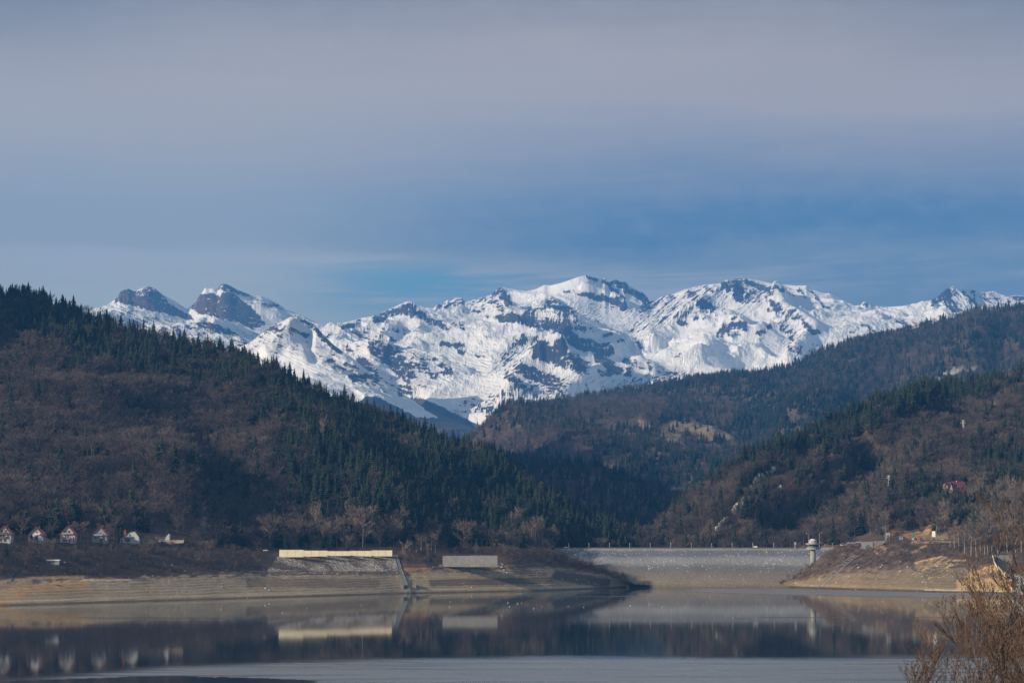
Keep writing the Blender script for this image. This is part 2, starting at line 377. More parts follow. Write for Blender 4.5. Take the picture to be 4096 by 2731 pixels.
M.Z = M.Z+M.AM*(2.7*rg+0.30*fb)
M.upd()
# ridge and cliff shapes set where the photograph has them: (points, width, height in metres)
for pts, wd, h in [
  ([(1600,1290),(1560,1400),(1600,1500)], 60, -60), ([(1640,1225),(1560,1330),(1480,1420)], 40, 60), ([(2250,1600),(2420,1500),(2600,1500)], 55, 60),
  ([(1640,1590),(1900,1690)], 40, -50), ([(2300,1340),(2120,1470),(2030,1600)], 45, 90), ([(2450,1400),(2560,1450)], 30, 40), ([(2700,1350),(2500,1420)], 60, -40),
  ([(2960,1120),(2780,1240),(2600,1340)], 50, 70), ([(3110,1160),(3130,1260),(3260,1340),(3150,1470)], 45, 80), ([(2900,1300),(2970,1300)], 26, 60), ([(2050,1290),(2280,1300)], 25, 70),
  ([(2330,1170),(2500,1225)], 14, 55), ([(2900,1400),(3050,1480)], 70, -40), ([(1190,1400),(1100,1430)], 40, 0)]:
    if h:
        d = capsule(M.X, M.Y, pts, wd); M.Z = M.Z+h*np.exp(-d*d*1.5)*(M.AM > 1)
for _ in range(2):
    zb = M.Z.copy(); zb[1:-1, 1:-1] = (M.Z[1:-1, 1:-1]*2+M.Z[:-2, 1:-1]+M.Z[2:, 1:-1]+M.Z[1:-1, :-2]+M.Z[1:-1, 2:])/6
    M.Z = np.where(M.K < 2.6, zb, M.Z)
M.upd()
M.fit(SKY2, 4.0, 5.0)
def rockmap(X, Y, feats, base=0.08):
    r = np.full(X.shape, base)
    jx = 26*fbm(X/42, Y/42, 6, 60, .62); jy = 20*fbm(X/42+7, Y/42, 6, 61, .62)
    for f in feats:
        pts, wd, s = f
        d = capsule(X+jx, Y+jy, pts, wd); r = np.maximum(r, s*0.72*(1-sstep(0.5, 1.7, d)))
    return r
def polymap(X, Y, r, polys):
    jx = 12*fbm(X/26, Y/26, 4, 62); jy = 12*fbm(X/26+7, Y/26, 4, 63)
    for poly, s in polys: r = np.where(inpoly(X+jx, Y+jy, poly), np.maximum(r, s*0.78), r)
    return r
feats = [
 ([(430,1290),(1000,1395)], 70, .40), ([(450,1330),(900,1380)], 50, .42), ([(740,1215),(1000,1340)], 10, .1),
 ([(905,1140),(1040,1210),(1130,1235)], 10, .62), ([(1060,1215),(1110,1225)], 9, .8), ([(1020,1320),(1300,1330)], 20, .42),
 ([(1500,1278),(1560,1255),(1640,1230)], 17, .95), ([(1640,1228),(1700,1270),(1785,1312)], 15, .95), ([(1590,1245),(1660,1240)], 18, .9), ([(1370,1308),(1430,1292)], 9, .85), ([(1345,1300),(1360,1300)], 9, .8),
 ([(1420,1330),(1500,1370)], 13, .62), ([(1530,1320),(1520,1390)], 9, .8), ([(1560,1310),(1610,1330)], 12, .62), ([(1390,1390),(1400,1420)], 10, .8),
 ([(1500,1390),(1560,1430),(1640,1490)], 34, .92), ([(1560,1400),(1600,1440)], 26, .85), ([(1600,1440),(1720,1480)], 20, .75), ([(1620,1500),(1640,1570)], 13, .9), ([(1440,1440),(1490,1490)], 24, .8), ([(1560,1400),(1740,1440)], 9, .66),
 ([(1700,1460),(1730,1500)], 22, .75), ([(1775,1460),(1790,1500)], 20, .9), ([(1550,1540),(1700,1560)], 22, .5), ([(1450,1350),(1600,1380)], 20, .45),
 ([(1765,1370),(1850,1390)], 13, .9), ([(1835,1400),(1855,1410)], 11, .9), ([(1600,1350),(1760,1330)], 8, .3), ([(1905,1425),(1965,1432)], 8, .8), ([(1815,1300),(1850,1310)], 12, .7),
 ([(1750,1225),(1850,1205)], 13, .75), ([(1880,1205),(1960,1195)], 13, .62), ([(2000,1160),(2040,1225)], 15, .97), ([(1975,1175),(2010,1160)], 10, .95), ([(1900,1240),(1930,1235)], 10, .8), ([(1940,1272),(1952,1270)], 8, .9), ([(1970,1205),(2010,1235)], 12, .75),
 ([(2000,1268),(2060,1275),(2134,1290),(2268,1318)], 20, .95), ([(2103,1245),(2200,1225)], 14, .72), ([(2200,1212),(2260,1250),(2270,1300)], 24, .85), ([(2285,1230),(2310,1300)], 13, .62), ([(2310,1310),(2370,1320)], 10, .7),
 ([(2250,1166),(2308,1175)], 7, .95), ([(2317,1170),(2402,1192),(2490,1213),(2504,1233)], 11, .97), ([(2400,1225),(2460,1232)], 9, .5),
 ([(2348,1104),(2384,1121)], 5, .95), ([(2410,1117),(2446,1153),(2490,1182)], 8, .97), ([(2446,1124),(2491,1139),(2558,1182),(2594,1212)], 15, 1.0),
 ([(2160,1400),(2290,1450)], 34, .97), ([(2280,1345),(2330,1390)], 22, .97), ([(2330,1370),(2430,1400)], 24, .97), ([(2240,1390),(2330,1470)], 26, .95), ([(2390,1430),(2470,1480)], 20, .95), ([(2400,1490),(2440,1495)], 12, .9),
 ([(2080,1470),(2140,1500),(2220,1535)], 27, .97), ([(2030,1500),(2100,1560)], 20, .8), ([(2010,1440),(2090,1350)], 20, .66), ([(2140,1355),(2170,1370)], 16, .7), ([(2010,1600),(2240,1560)], 50, .55), ([(2000,1650),(2130,1640)], 60, .56),
 ([(2505,1450),(2515,1490)], 18, .97), ([(2540,1450),(2570,1470)], 14, .8), ([(2590,1450),(2600,1480)], 9, .9), ([(2480,1560),(2700,1500)], 30, .5), ([(2640,1480),(2740,1510)], 16, .6), ([(2320,1600),(2500,1560)], 14, .45),
 ([(2420,1345),(2440,1335)], 7, .8), ([(2480,1360),(2500,1366)], 6, .85), ([(2540,1370),(2575,1390)], 6, .85), ([(2690,1428),(2715,1425)], 6, .95), ([(2350,1300),(2480,1290)], 18, .34),
 ([(2940,1128),(2950,1150),(2960,1190)], 22, 1.0), ([(2890,1135),(2920,1155)], 9, .95), ([(2960,1125),(3060,1155)], 14, .9), ([(2990,1190),(3080,1165)], 22, .78), ([(3085,1200),(3095,1215)], 11, .8), ([(3100,1148),(3130,1165)], 9, .85),
 ([(3060,1235),(3130,1240)], 8, .6), ([(3190,1158),(3215,1190)], 5, .8), ([(3160,1170),(3180,1180)], 6, .7), ([(3250,1170),(3275,1200),(3312,1238)], 6, .85), ([(3130,1150),(3200,1165)], 6, .5),
 ([(2660,1190),(2690,1190)], 12, .75), ([(2640,1200),(2560,1245)], 6, .8), ([(2700,1190),(2620,1260)], 5, .72), ([(2720,1205),(2640,1290)], 5, .72), ([(2760,1175),(2800,1210)], 17, .92), ([(2740,1190),(2720,1210)], 8, .8), ([(2825,1148),(2855,1165)], 8, .85),
 ([(2820,1215),(2850,1235)], 15, .9), ([(2770,1225),(2735,1262)], 7, .9), ([(2800,1235),(2830,1250)], 9, .75), ([(2690,1230),(2560,1320)], 4, .7), ([(2620,1250),(2500,1330)], 4, .66), ([(2720,1290),(2735,1298)], 8, .85), ([(2790,1260),(2770,1280)], 6, .7), ([(2660,1240),(2700,1260)], 22, .42),
 ([(2560,1235),(2610,1222)], 9, .8), ([(2880,1230),(2900,1250)], 10, .5), ([(2880,1340),(2905,1310),(2975,1302)], 16, .97), ([(2900,1340),(2950,1340)], 8, .66), ([(2810,1375),(2880,1370)], 9, .45),
 ([(3040,1335),(3075,1310),(3085,1300)], 12, .85), ([(3030,1360),(3050,1355)], 6, .7), ([(3150,1262),(3205,1275),(3225,1305),(3270,1335)], 10, .85), ([(3130,1300),(3170,1340)], 19, .62), ([(3160,1390),(3200,1400)], 12, .72), ([(3240,1390),(3290,1410)], 22, .42),
 ([(3060,1240),(3200,1250)], 12, .45), ([(3585,1275),(3610,1285),(3635,1305)], 11, .95), ([(3545,1270),(3580,1275)], 5, .8), ([(3455,1213),(3480,1216)], 8, .97), ([(3490,1258),(3505,1265)], 6, .8), ([(3440,1295),(3500,1320)], 6, .6), ([(3340,1275),(3380,1280)], 6, .6), ([(3395,1325),(3410,1328)], 6, .8), ([(3220,1245),(3270,1262)], 7, .5), ([(3520,1228),(3545,1233)], 4, .8),
 ([(3735,1208),(3770,1180),(3800,1160)], 14, .97), ([(3780,1180),(3800,1170)], 20, .95), ([(3790,1210),(3830,1238)], 17, .92), ([(3855,1165),(3880,1205)], 8, .95), ([(3890,1170),(3905,1230)], 8, .8), ([(3930,1180),(3990,1215)], 10, .7), ([(3960,1180),(4000,1200)], 7, .8), ([(4040,1197),(4110,1190)], 12, .9),
 ([(1780,1590),(1900,1620),(1990,1660)], 34, .58), ([(1450,1500),(1700,1560)], 34, .42), ([(1900,1560),(2000,1500)], 24, .40), ([(2880,1487),(2960,1482)], 12, .7), ([(3000,1478),(3030,1485)], 9, .85), ([(2840,1490),(2900,1495)], 6, .6), ([(3300,1400),(3330,1395)], 10, .4)]
polys = [([(452,1206),(463,1190),(480,1163),(510,1150),(544,1170),(560,1182),(600,1180),(640,1190),(663,1200),(723,1240),(778,1276),(757,1281),(680,1258),(595,1241),(531,1222),(489,1212)], .97),
 ([(540,1172),(595,1140),(640,1168),(670,1196),(640,1190),(590,1178)], .8),
 ([(759,1232),(800,1180),(830,1172),(860,1176),(882,1190),(890,1165),(925,1168),(989,1215),(1020,1245),(1035,1262),(1060,1300),(1004,1312),(935,1283),(866,1272),(790,1252)], .97),
 ([(860,1160),(885,1130),(930,1140),(985,1175),(1010,1190),(960,1180),(900,1160)], .85),
 ([(774,1291),(836,1290),(905,1312),(970,1345),(882,1337),(820,1318)], .95)]
rock = rockmap(M.X, M.Y, feats, 0.10); rock = polymap(M.X, M.Y, rock, polys)
rock = rock+(0.10+0.35*rock)*fbm(M.X/11, M.y/80, 5, 66, .7)*1.5
# slope of the ground also bares rock; strata make thin level streaks
gz = np.gradient(M.Z, axis=0)/(np.gradient(M.y, axis=0)+1e-6)
rock = rock+0.20*sstep(0.55, 1.3, gz)
strat = fbm(M.X/150+M.Z/900, (M.Y-0.25*M.X)/9.0, 4, 70)
zone = rockmap(M.X, M.Y, [([(1400,1340),(1900,1560)], 140, 1.0), ([(600,1330),(1000,1400)], 60, .8), ([(2000,1440),(2300,1640)], 130, .8), ([(2350,1600),(2740,1500)], 50, 1.0), ([(2500,1240),(2900,1240)], 70, .5)], 0.12)
rock = rock+0.20*zone*np.clip(strat*2.2, -0.4, 1)
def strk(X, Y, ang, wd, ln, s):
    c_, s_ = math.cos(ang), math.sin(ang); return np.clip(fbm((X*c_+Y*s_)/ln, (-X*s_+Y*c_)/wd, 4, s, .6)*2.6, -.6, 1)
for zn, ang, wd, ln, amp, sd_ in [([([(2560,1280),(2700,1220),(2850,1190)], 60, 1.0), ([(2500,1330),(2620,1290)], 30, .7), ([(3050,1180),(2950,1260)], 30, .8)], math.atan2(.75,-1), 7, 60, .50, 201),
     ([([(3150,1270),(3180,1350)], 50, 1.0), ([(3250,1400),(3180,1420)], 30, .7)], math.atan2(.8,-1), 7, 40, .5, 202),
     ([([(1420,1350),(1600,1420),(1780,1480)], 60, 1.0), ([(1600,1540),(1900,1470)], 50, .8)], math.atan2(.32,1), 8, 40, .34, 203),
     ([([(430,1270),(700,1340),(1000,1400)], 60, 1.0)], math.atan2(.35,1), 6, 45, .55, 204),
     ([([(2020,1460),(2120,1380)], 50, 1.0), ([(2250,1500),(2400,1560)], 60, .7)], math.atan2(-.7,1), 7, 40, .5, 205),
     ([([(2010,1640),(2120,1600),(2200,1560)], 70, 1.0)], math.atan2(.15,1), 6, 30, .55, 206),
     ([([(2450,1560),(2600,1530),(2760,1520)], 34, 1.0)], math.atan2(-.5,1), 6, 30, .6, 207),
     ([([(1700,1230),(1950,1230)], 34, .8), ([(2150,1230),(2350,1260)], 44, .9)], math.atan2(.5,-1), 7, 26, .5, 208),
     ([([(3780,1180),(4000,1220)], 36, 1.0)], math.atan2(1,.8), 7, 40, .45, 209), ([([(3100,1400),(3700,1300)], 60, .6), ([(2700,1430),(3050,1400)], 60, .35), ([(1600,1330),(1950,1380)], 50, .5)], math.atan2(.25,1), 5, 22, .45, 210)]:
    z_ = rockmap(M.X, M.Y, zn, 0.0)/.72; rock = rock+amp*z_*strk(M.X, M.Y, ang, wd, ln, sd_)
rock = rock-0.5*rockmap(M.X, M.Y, [([(2640,1370),(2850,1400),(3050,1440)], 55, .8), ([(1700,1290),(1650,1400)], 30, .5), ([(1870,1520),(2000,1400)], 26, .7), ([(1650,1620),(1830,1520)], 26, .8), ([(1720,1640),(1990,1510)], 20, .8), ([(2100,1170),(2300,1150)], 25, .8), ([(3350,1260),(3700,1240)], 30, .6)], 0.0)
veg = np.zeros_like(rock)
veg = np.where(inpoly(M.X+8*fbm(M.X/20, M.Y/20, 3, 80), M.Y, [(1640,1590),(1690,1592),(1900,1690),(2080,1750),(1880,1830),(1400,1800),(1400,1640)]), 1.0, veg)
veg = np.where(M.Y > 1560+0.5*np.abs(M.X-2900)*0+160, np.maximum(veg, 0.0), veg)
mt = grid_mesh('snow_mountains', M.V(), {'rock': rock, 'veg': veg}, m_mt)
tag(mt, kind='structure')

# nearer spur: the pyramid peak and its long right-hand flank
SKY1 = [(300,1560),(700,1500),(850,1440),(930,1400),(1000,1370),(1050,1330),(1090,1300),(1130,1285),(1160,1268),(1188,1260),(1205,1268),(1230,1285),(1262,1300),(1290,1335),(1330,1375),(1370,1405),(1420,1440),(1480,1490),
        (1560,1545),(1640,1592),(1720,1640),(1800,1672),(1900,1712),(1990,1745),(2080,1800),(2200,1880)]
c1 = [[(300,1950,8200),(1500,1950,8200),(2200,1990,8800)],
      [(300,1700,9400),(900,1640,9400),(1300,1660,9300),(1600,1720,9200),(1900,1790,9100),(2200,1930,9100)],
      [(300,1620,10300),(1000,1480,10600),(1250,1440,10500),(1500,1600,10000),(1700,1680,9600),(1950,1765,9400),(2200,1900,9400)],
      [(x, y, 11300-0.9*max(0, x-1200)) for x, y in SKY1],
      [(300,1900,12300),(2200,2000,11500)]]
M1 = Hill(300, 2200, 1000, c1, [20, 90, 130, 10], [0, 30, 40, 8, 0]); M1.smooth(5)
rg = ridged(M1.x/700, M1.y/1000, 6, 33)-0.45
M1.Z = M1.Z+M1.AM*(2.4*rg+0.6*fbm(M1.x/180, M1.y/180, 5, 25)); M1.upd()
for pts, wd, h in [([(1188,1262),(1150,1350),(1060,1430)], 34, 60), ([(1240,1290),(1330,1400),(1440,1470)], 26, 40), ([(1220,1320),(1260,1420)], 30, -30)]:
    d = capsule(M1.X, M1.Y, pts, wd); M1.Z = M1.Z+h*np.exp(-d*d*1.5)*(M1.AM > 1)
M1.upd(); M1.fit(SKY1, 2.1, 3.0)
f1 = [([(1180,1270),(1150,1330),(1090,1400)], 30, .62), ([(1090,1310),(1130,1330)], 24, .72), ([(1225,1285),(1260,1320),(1300,1350),(1355,1405)], 13, .95), ([(1190,1330),(1230,1345)], 11, .8), ([(1290,1350),(1330,1360)], 12, .8),
      ([(1200,1370),(1260,1420)], 45, .47), ([(1060,1330),(1010,1400)], 30, .5), ([(1290,1455),(1325,1445)], 10, .85), ([(1330,1465),(1370,1472)], 13, .95), ([(1380,1465),(1425,1475)], 11, .85), ([(1410,1510),(1490,1530)], 20, .8), ([(1470,1500),(1510,1520)], 14, .8), ([(1300,1400),(1350,1420)], 14, .5),
      ([(1600,1560),(1610,1580)], 12, .8), ([(1500,1530),(1620,1580)], 16, .4), ([(1540,1570),(1680,1640)], 14, .45)]
r1 = rockmap(M1.X, M1.Y, f1, 0.14)
st1 = fbm(M1.X/60, (M1.Y-0.45*M1.X)/10.0, 4, 71)
r1 = r1+0.28*rockmap(M1.X, M1.Y, [([(1050,1330),(1300,1430),(1500,1520)], 70, 1.0)], .15)*np.clip(st1*2, -.4, 1)
r1 = r1-0.4*rockmap(M1.X, M1.Y, [([(1060,1450),(1250,1490),(1450,1600),(1680,1690)], 45, 1.0)], 0)
vy = np.interp(M1.X, [0,1380,1440,1475,1520,1600,1660,1720,1790,1850,1950,2050,2300], [1740,1640,1600,1583,1590,1632,1665,1672,1665,1700,1735,1775,1900])+10*fbm(M1.X/22, M1.Y/22, 4, 85)
v1_ = sstep(-3, 3, M1.Y-vy)
v1_ = np.where(inpoly(M1.X+8*fbm(M1.X/20, M1.Y/20, 3, 80), M1.Y, [(1640,1580),(1690,1590),(1900,1700),(2080,1760),(1990,1790),(1700,1640)]), 1.0, v1_)
o = grid_mesh('snow_spur', M1.V(), {'rock': r1, 'veg': v1_}, m_mt); tag(o, kind='structure')

# ------------------------------------------------------------------ forested hills
m_hill = mat_terrain('hill_ground', 0.12, 0.5, 3.0)
C_LIT = (.085, .062, .050); C_ROCK = (.42, .41, .36); C_GRASS = (.19, .155, .10); C_ORANGE = (.36, .19, .09)
HILLS = {}
def hill(name, H, masks=()):
    col = np.zeros(H.D.shape+(3,))+np.array(C_LIT)
    free = np.zeros(H.D.shape)
    for kind, pts, wd, cc in masks:
        jx = 14*fbm(H.X/24, H.Y/24, 4, 90); jy = 14*fbm(H.X/24+5, H.Y/24, 4, 91)
        mk = 1-sstep(0.7, 1.1, capsule(H.X+jx, H.Y+jy, pts, wd)) if kind == 'c' else inpoly(H.X+jx, H.Y+jy, pts)*1.0
        col = mix3(col, cc, mk)
    o = grid_mesh(name, H.V(), {'Col': col}, m_hill); tag(o, kind='structure'); HILLS[name] = H; return o

S3 = [(1700,1830),(1846,1765),(1916,1722),(2003,1672),(2090,1638),(2264,1597),(2438,1568),(2612,1545),(2786,1516),(2960,1498),(3065,1484),(3170,1456),(3309,1396),(3413,1362),(3570,1331),(3744,1284),(3918,1240),(4096,1214),(4500,1150)]
c3 = [[(1700,2250,3600),(4500,2250,3600)],
      [(1700,2050,4200),(2300,2020,4100),(3000,2050,4100),(3600,1900,4200),(4500,1800,4300)],
      [(1700,1950,4700),(2100,1800,4800),(2700,1770,4900),(3300,1700,5000),(4500,1560,5100)],
      [(1700,1900,5200),(2100,1700,5500),(2700,1640,5600),(3300,1530,5700),(3900,1380,5800),(4500,1330,5800)],
      [(x, y+6, 6300) for x, y in S3], [(1700,2100,7200),(4500,2000,7600)]]
H3 = Hill(1700, 4500, 460, c3, [20, 45, 45, 50, 6], [0, 16, 26, 24, 5, 0]); H3.smooth(8)
H3.Z = H3.Z+H3.AM*(1.2*fbm(H3.x/420+0.4*H3.y/420, H3.y/800, 4, 5)+2.0*(ridged(H3.x/600, H3.y/1100, 4, 15)-0.45)); H3.upd()
for pts, wd, h in [([(2003,1700),(2300,1800),(2500,1950)], 90, 40), ([(2900,1500),(2700,1620),(2600,1700)], 80, 25), ([(3500,1380),(3350,1560),(3200,1700)], 100, 40), ([(3900,1350),(3700,1520)], 90, 30), ([(3150,1520),(3000,1700)], 80, -30), ([(4000,1400),(3960,1500)], 60, -30)]:
    d = capsule(H3.X, H3.Y, pts, wd); H3.Z = H3.Z+h*np.exp(-d*d*1.2)
H3.upd(); H3.fit([(x, y+6) for x, y in S3], 3.0, 4.0)
hill('far_forest_hill', H3, [('c', [(2670,1730),(2760,1700),(2830,1730)], 38, C_GRASS), ('c', [(2880,1745),(2980,1730)], 14, C_GRASS), ('c', [(2560,1690),(2590,1710)], 16, C_GRASS), ('c', [(3770,1500),(3840,1478),(3900,1474)], 9, C_ROCK), ('c', [(3750,1520),(3800,1530)], 14, (.28,.26,.22)), ('c', [(2760,1915),(2850,1910)], 10, C_GRASS), ('c', [(3860,1262),(3900,1258)], 5, C_GRASS)])

S2 = [(1500,1860),(1800,1800),(1916,1800),(2003,1819),(2142,1851),(2264,1850),(2368,1862),(2438,1888),(2525,1914),(2612,1945),(2682,1975),(2743,1997),(2850,2060),(3000,2130)]
c2 = [[(1500,2250,2560),(3000,2250,2560)], [(1500,2080,2900),(2300,2080,2850),(2700,2150,2780),(3000,2190,2760)],
      [(x, y+8, 3300) for x, y in S2], [(1500,2200,3700),(3000,2250,3700)]]
H2 = Hill(1500, 3000, 300, c2, [25, 55, 6], [0, 14, 4, 0]); H2.smooth(6)
H2.Z = H2.Z+H2.AM*(1.5*fbm(H2.x/180, H2.y/300, 4, 6)+1.5*(ridged(H2.x/300, H2.y/500, 4, 16)-.45)); H2.upd(); H2.fit([(x, y+8) for x, y in S2], 1.0, 2.0)
hill('middle_forest_hill', H2)

S1 = [(-400,1150),(-100,1170),(0,1178),(100,1170),(200,1195),(300,1235),(400,1283),(500,1315),(640,1350),(760,1375),(850,1395),(950,1425),(1050,1450),(1100,1465),(1200,1520),(1300,1575),(1400,1612),(1500,1640),(1600,1680),(1700,1722),
      (1790,1772),(1846,1790),(1900,1808),(2003,1855),(2090,1930),(2264,2045),(2438,2145),(2525,2182),(2700,2230)]
r1c = [(x, y+27, 2450-0.05*max(x, 0)) for x, y in S1]
cH1 = [[(-400,2250,1653),(0,2250,1697),(350,2250,1742),(700,2255,1790),(900,2260,1820),(1050,2265,1843),(1115,2260,1851),(1570,2260,1901),(1800,2260,1930),(2050,2260,1955),(2150,2260,1975),(2250,2300,2020),(2700,2300,2120)],
       [(-400,2171,1659),(0,2171,1703),(350,2171,1748),(600,2174,1783),(700,2176,1797),(900,2199,1828),(1050,2207,1850),(1115,2209,1858),(1570,2208,1908),(1800,2207,1940),(2050,2207,1965),(2150,2210,1995),(2250,2216,2080),(2700,2262,2160)],
       [(-400,1900,1900),(700,1940,1900),(1000,1950,2000),(1500,2000,2040),(2000,2085,2100),(2250,2130,2160),(2700,2240,2180)],
       [(-400,1560,2150),(500,1640,2150),(1000,1700,2200),(1500,1830,2200),(2000,1990,2200),(2250,2090,2210),(2700,2235,2210)],
       r1c, [(-400,1900,3100),(2700,2400,2900)]]
H1 = Hill(-400, 2700, 620, cH1, [3, 60, 60, 60, 8], [0, 0.4, 9, 12, 3, 0]); H1.smooth(5)
H1.Z = H1.Z+H1.AM*(1.3*fbm(H1.x/110, H1.y/160, 4, 7)+1.6*(ridged(H1.x/200, H1.y/420, 4, 17)-.45)); H1.upd()
for pts, wd, h in [([(1000,1620),(1250,1800),(1600,2160)], 130, 16), ([(850,1850),(960,2140)], 90, -14), ([(0,1590),(400,1620),(980,1620)], 45, 9), ([(0,1850),(450,1860),(760,1870)], 30, 7), ([(300,1760),(800,1780)], 60, -6), ([(1900,1850),(2100,2000),(2250,2130)], 60, 8), ([(2000,2150),(1800,1900)], 60, -6)]:
    d = capsule(H1.X, H1.Y, pts, wd); H1.Z = H1.Z+h*np.exp(-d*d*1.2)*np.clip(H1.AM/4, 0, 1)
H1.upd(); H1.fit([(x, y+27) for x, y in S1], 3.0, 4.0)
hill('left_forest_hill', H1, [('c', [(1100,2195),(2250,2200)], 10, (.12,.07,.05))])

# unseen high ridge added left of the frame to shade the hills
yy_ = np.linspace(1380, 7600, 260); cc_ = np.linspace(-1, 1, 60)
cz_ = np.interp(yy_, [1380,1500,1600,1700,1800,1900,2000,2100,2300,2600,3000,3500,4500,5500,7000,7600], [-8,15,55,120,190,300,410,520,880,800,800,860,900,800,500,100])
CC_, YY_ = np.meshgrid(cc_, yy_); cw_ = np.interp(yy_, [1380,2000,3000,7600], [260,300,620,1500])[:, None]
XX_ = -(0.30*YY_+250)-cw_*0.35+CC_*cw_*np.where(CC_ > 0, .72, 1.2)
ZZ_ = cz_[:, None]*np.clip(1-np.abs(CC_)**1.25, 0, 1)*(1+.10*fbm(XX_/160, YY_/160, 4, 140)+.30*sstep(2400, 3000, YY_)*fbm(YY_/330, XX_/900, 4, 141))-8*np.abs(CC_)
o = grid_mesh('added_shade_ridge', np.stack([XX_, YY_, ZZ_], 2), {'Col': np.zeros(XX_.shape+(3,))+np.array((.04,.04,.032))}, m_hill); tag(o, kind='structure')

S4 = [(2560,2230),(2595,2185),(2647,2108),(2717,2040),(2786,1970),(2873,1910),(2960,1842),(3135,1785),(3222,1760),(3309,1702),(3396,1660),(3518,1600),(3640,1572),(3744,1560),(3918,1540),(4096,1500),(4500,1400)]
cH4 = [[(2560,2300,2130),(3150,2260,2080),(3400,2210,2040),(3600,2190,2010),(4500,2200,1960)],
       [(2560,2250,2140),(3150,2200,2095),(3400,2172,2055),(3560,2160,2026),(3850,2160,2010),(4096,2165,1990),(4500,2170,1970)],
       [(2560,2240,2160),(2700,2150,2180),(3000,2100,2180),(3400,2070,2170),(3800,2020,2160),(4096,2000,2150),(4500,1980,2150)],
       [(2560,2235,2190),(2700,2090,2230),(2900,1990,2300),(3200,1900,2380),(3600,1800,2420),(4096,1760,2420),(4500,1700,2420)],
       [(x, y+12, 2300+0.42*(x-2560)) for x, y in S4], [(2560,2400,2600),(4500,1900,3900)]]
H4 = Hill(2560, 4500, 480, cH4, [3, 50, 60, 80, 8], [0, 0.3, 8, 13, 3, 0]); H4.smooth(5)
H4.Z = H4.Z+H4.AM*(1.4*fbm(H4.x/110, H4.y/170, 4, 8)+1.6*(ridged(H4.x/210, H4.y/420, 4, 18)-.45)); H4.upd()
for pts, wd, h in [([(2850,2130),(2960,2000),(3120,1880),(3250,1820)], 38, 17), ([(3000,2090),(3200,1960),(3420,1800),(3700,1650)], 45, 20), ([(3050,2150),(3300,2000),(3480,1880)], 75, -16), ([(3120,1960),(3330,1790),(3550,1660)], 40, -13),
                   ([(2780,2080),(2900,1960)], 35, -6), ([(3500,2080),(3700,1880),(3900,1760),(4080,1650)], 70, 14), ([(3650,1950),(3850,1780)], 35, -8), ([(3250,1740),(3000,1900)], 30, -6)]:
    d = capsule(H4.X, H4.Y, pts, wd); H4.Z = H4.Z+h*np.exp(-d*d*1.2)*np.clip(H4.AM/4, 0, 1)
H4.upd(); H4.fit([(x, y+12) for x, y in S4], 3.0, 4.0)
rocky = [([(2870,2118),(2905,2075)], 8, C_ROCK), ([(2935,2045),(2965,2015),(2990,1995)], 13, C_ROCK), ([(2990,1990),(3010,1960),(3030,1925),(3050,1915)], 15, C_ROCK), ([(3080,1890),(3090,1880)], 10, C_ROCK), ([(3110,1840),(3160,1835),(3215,1830)], 8, C_GRASS), ([(3120,1945),(3140,1920)], 6, C_ROCK),
         ([(3965,1630),(4010,1580),(4060,1560),(4120,1555)], 22, (.30,.24,.17)), ([(2640,2150),(2660,2160)], 8, (.3,.29,.26)), ([(2710,2080),(2730,2070)], 5, C_ROCK), ([(2735,2150),(2750,2140)], 5, (.3,.28,.25)), ([(3060,2170),(3090,2160)], 10, (.16,.11,.09))]
cut = [([(3560,2130),(3600,2120)], 12, C_ORANGE), ([(3625,2135),(3700,2135)], 14, C_ORANGE), ([(3690,2140),(3725,2110)], 12, (.5,.30,.16)), ([(3795,2118),(3830,2115)], 10, C_ORANGE), ([(3640,2150),(3830,2145)], 12, (.24,.17,.11)), ([(3850,2130),(3900,2140)], 16, (.18,.13,.09))]
hill('right_forest_hill', H4, [('c', p, wd, cc) for p, wd, cc in rocky+cut])

# ------------------------------------------------------------------ banks
m_bank = mat_bank('lake_bank')
def bank(name, B, silt_k, extra, stones, sandc=(.36, .285, .19)):
    silt = 1-sstep(silt_k-0.25, silt_k+0.05, B.K+0.3*fbm(B.X/40, B.Y/12, 4, 95))
    scrub = np.array((.080, .058, .046)); sand = np.array(sandc)
    col = sand[None, None]*silt[..., None]+scrub[None, None]*(1-silt[..., None])
    for pts, wd, cc in extra:
        jw = min(1, wd/14); jx = 14*jw*fbm(B.X/24, B.Y/16, 4, 96); jy = 7*jw*fbm(B.X/24+5, B.Y/16, 4, 97)
        col = mix3(col, cc, 1-sstep(0.6, 1.1, capsule(B.X+jx, B.Y+jy, pts, wd)))
    if name == 'right_bank':
        c_, s_ = math.cos(math.atan2(.55, -1)), math.sin(math.atan2(.55, -1))
        sk = fbm((B.X*c_+B.Y*s_)/34, (-B.X*s_+B.Y*c_)/7, 5, 220, .6)*2.4; sz = .2+.8*sstep(1.35, 2.1, B.K)
        f_ = np.clip(1+0.55*sk*sz, .35, 1.7); col = col*f_[..., None]
        dark = sstep(.25, .7, -sk*sz); col = mix3(col, (.055, .045, .035), dark*.8)
    col = col*(1-.55*(1-sstep(.5, 1.3, B.Z+.3*fbm(B.X/50, B.Y/9, 3, 230)))[..., None])*(1+.35*np.exp(-((B.Z-2.2)/.7)**2))[..., None]
    st = np.full(B.D.shape, 0.015)
    for pts, wd, s in stones: st = np.maximum(st, s*(1-sstep(0.6, 1.2, capsule(B.X, B.Y, pts, wd))))
    o = grid_mesh(name, B.V(), {'Col': col, 'silt': silt, 'stone': st}, m_bank); tag(o, kind='structure'); HILLS[name] = B; return o
WL = [(-400,2433,None),(0,2421,None),(300,2411,None),(600,2402,None),(900,2393,None),(1200,2384,None),(1600,2372,None),(1900,2366,None),(2200,2360,None),(2400,2352,None),(2545,2346,None),(2600,2345,None)]
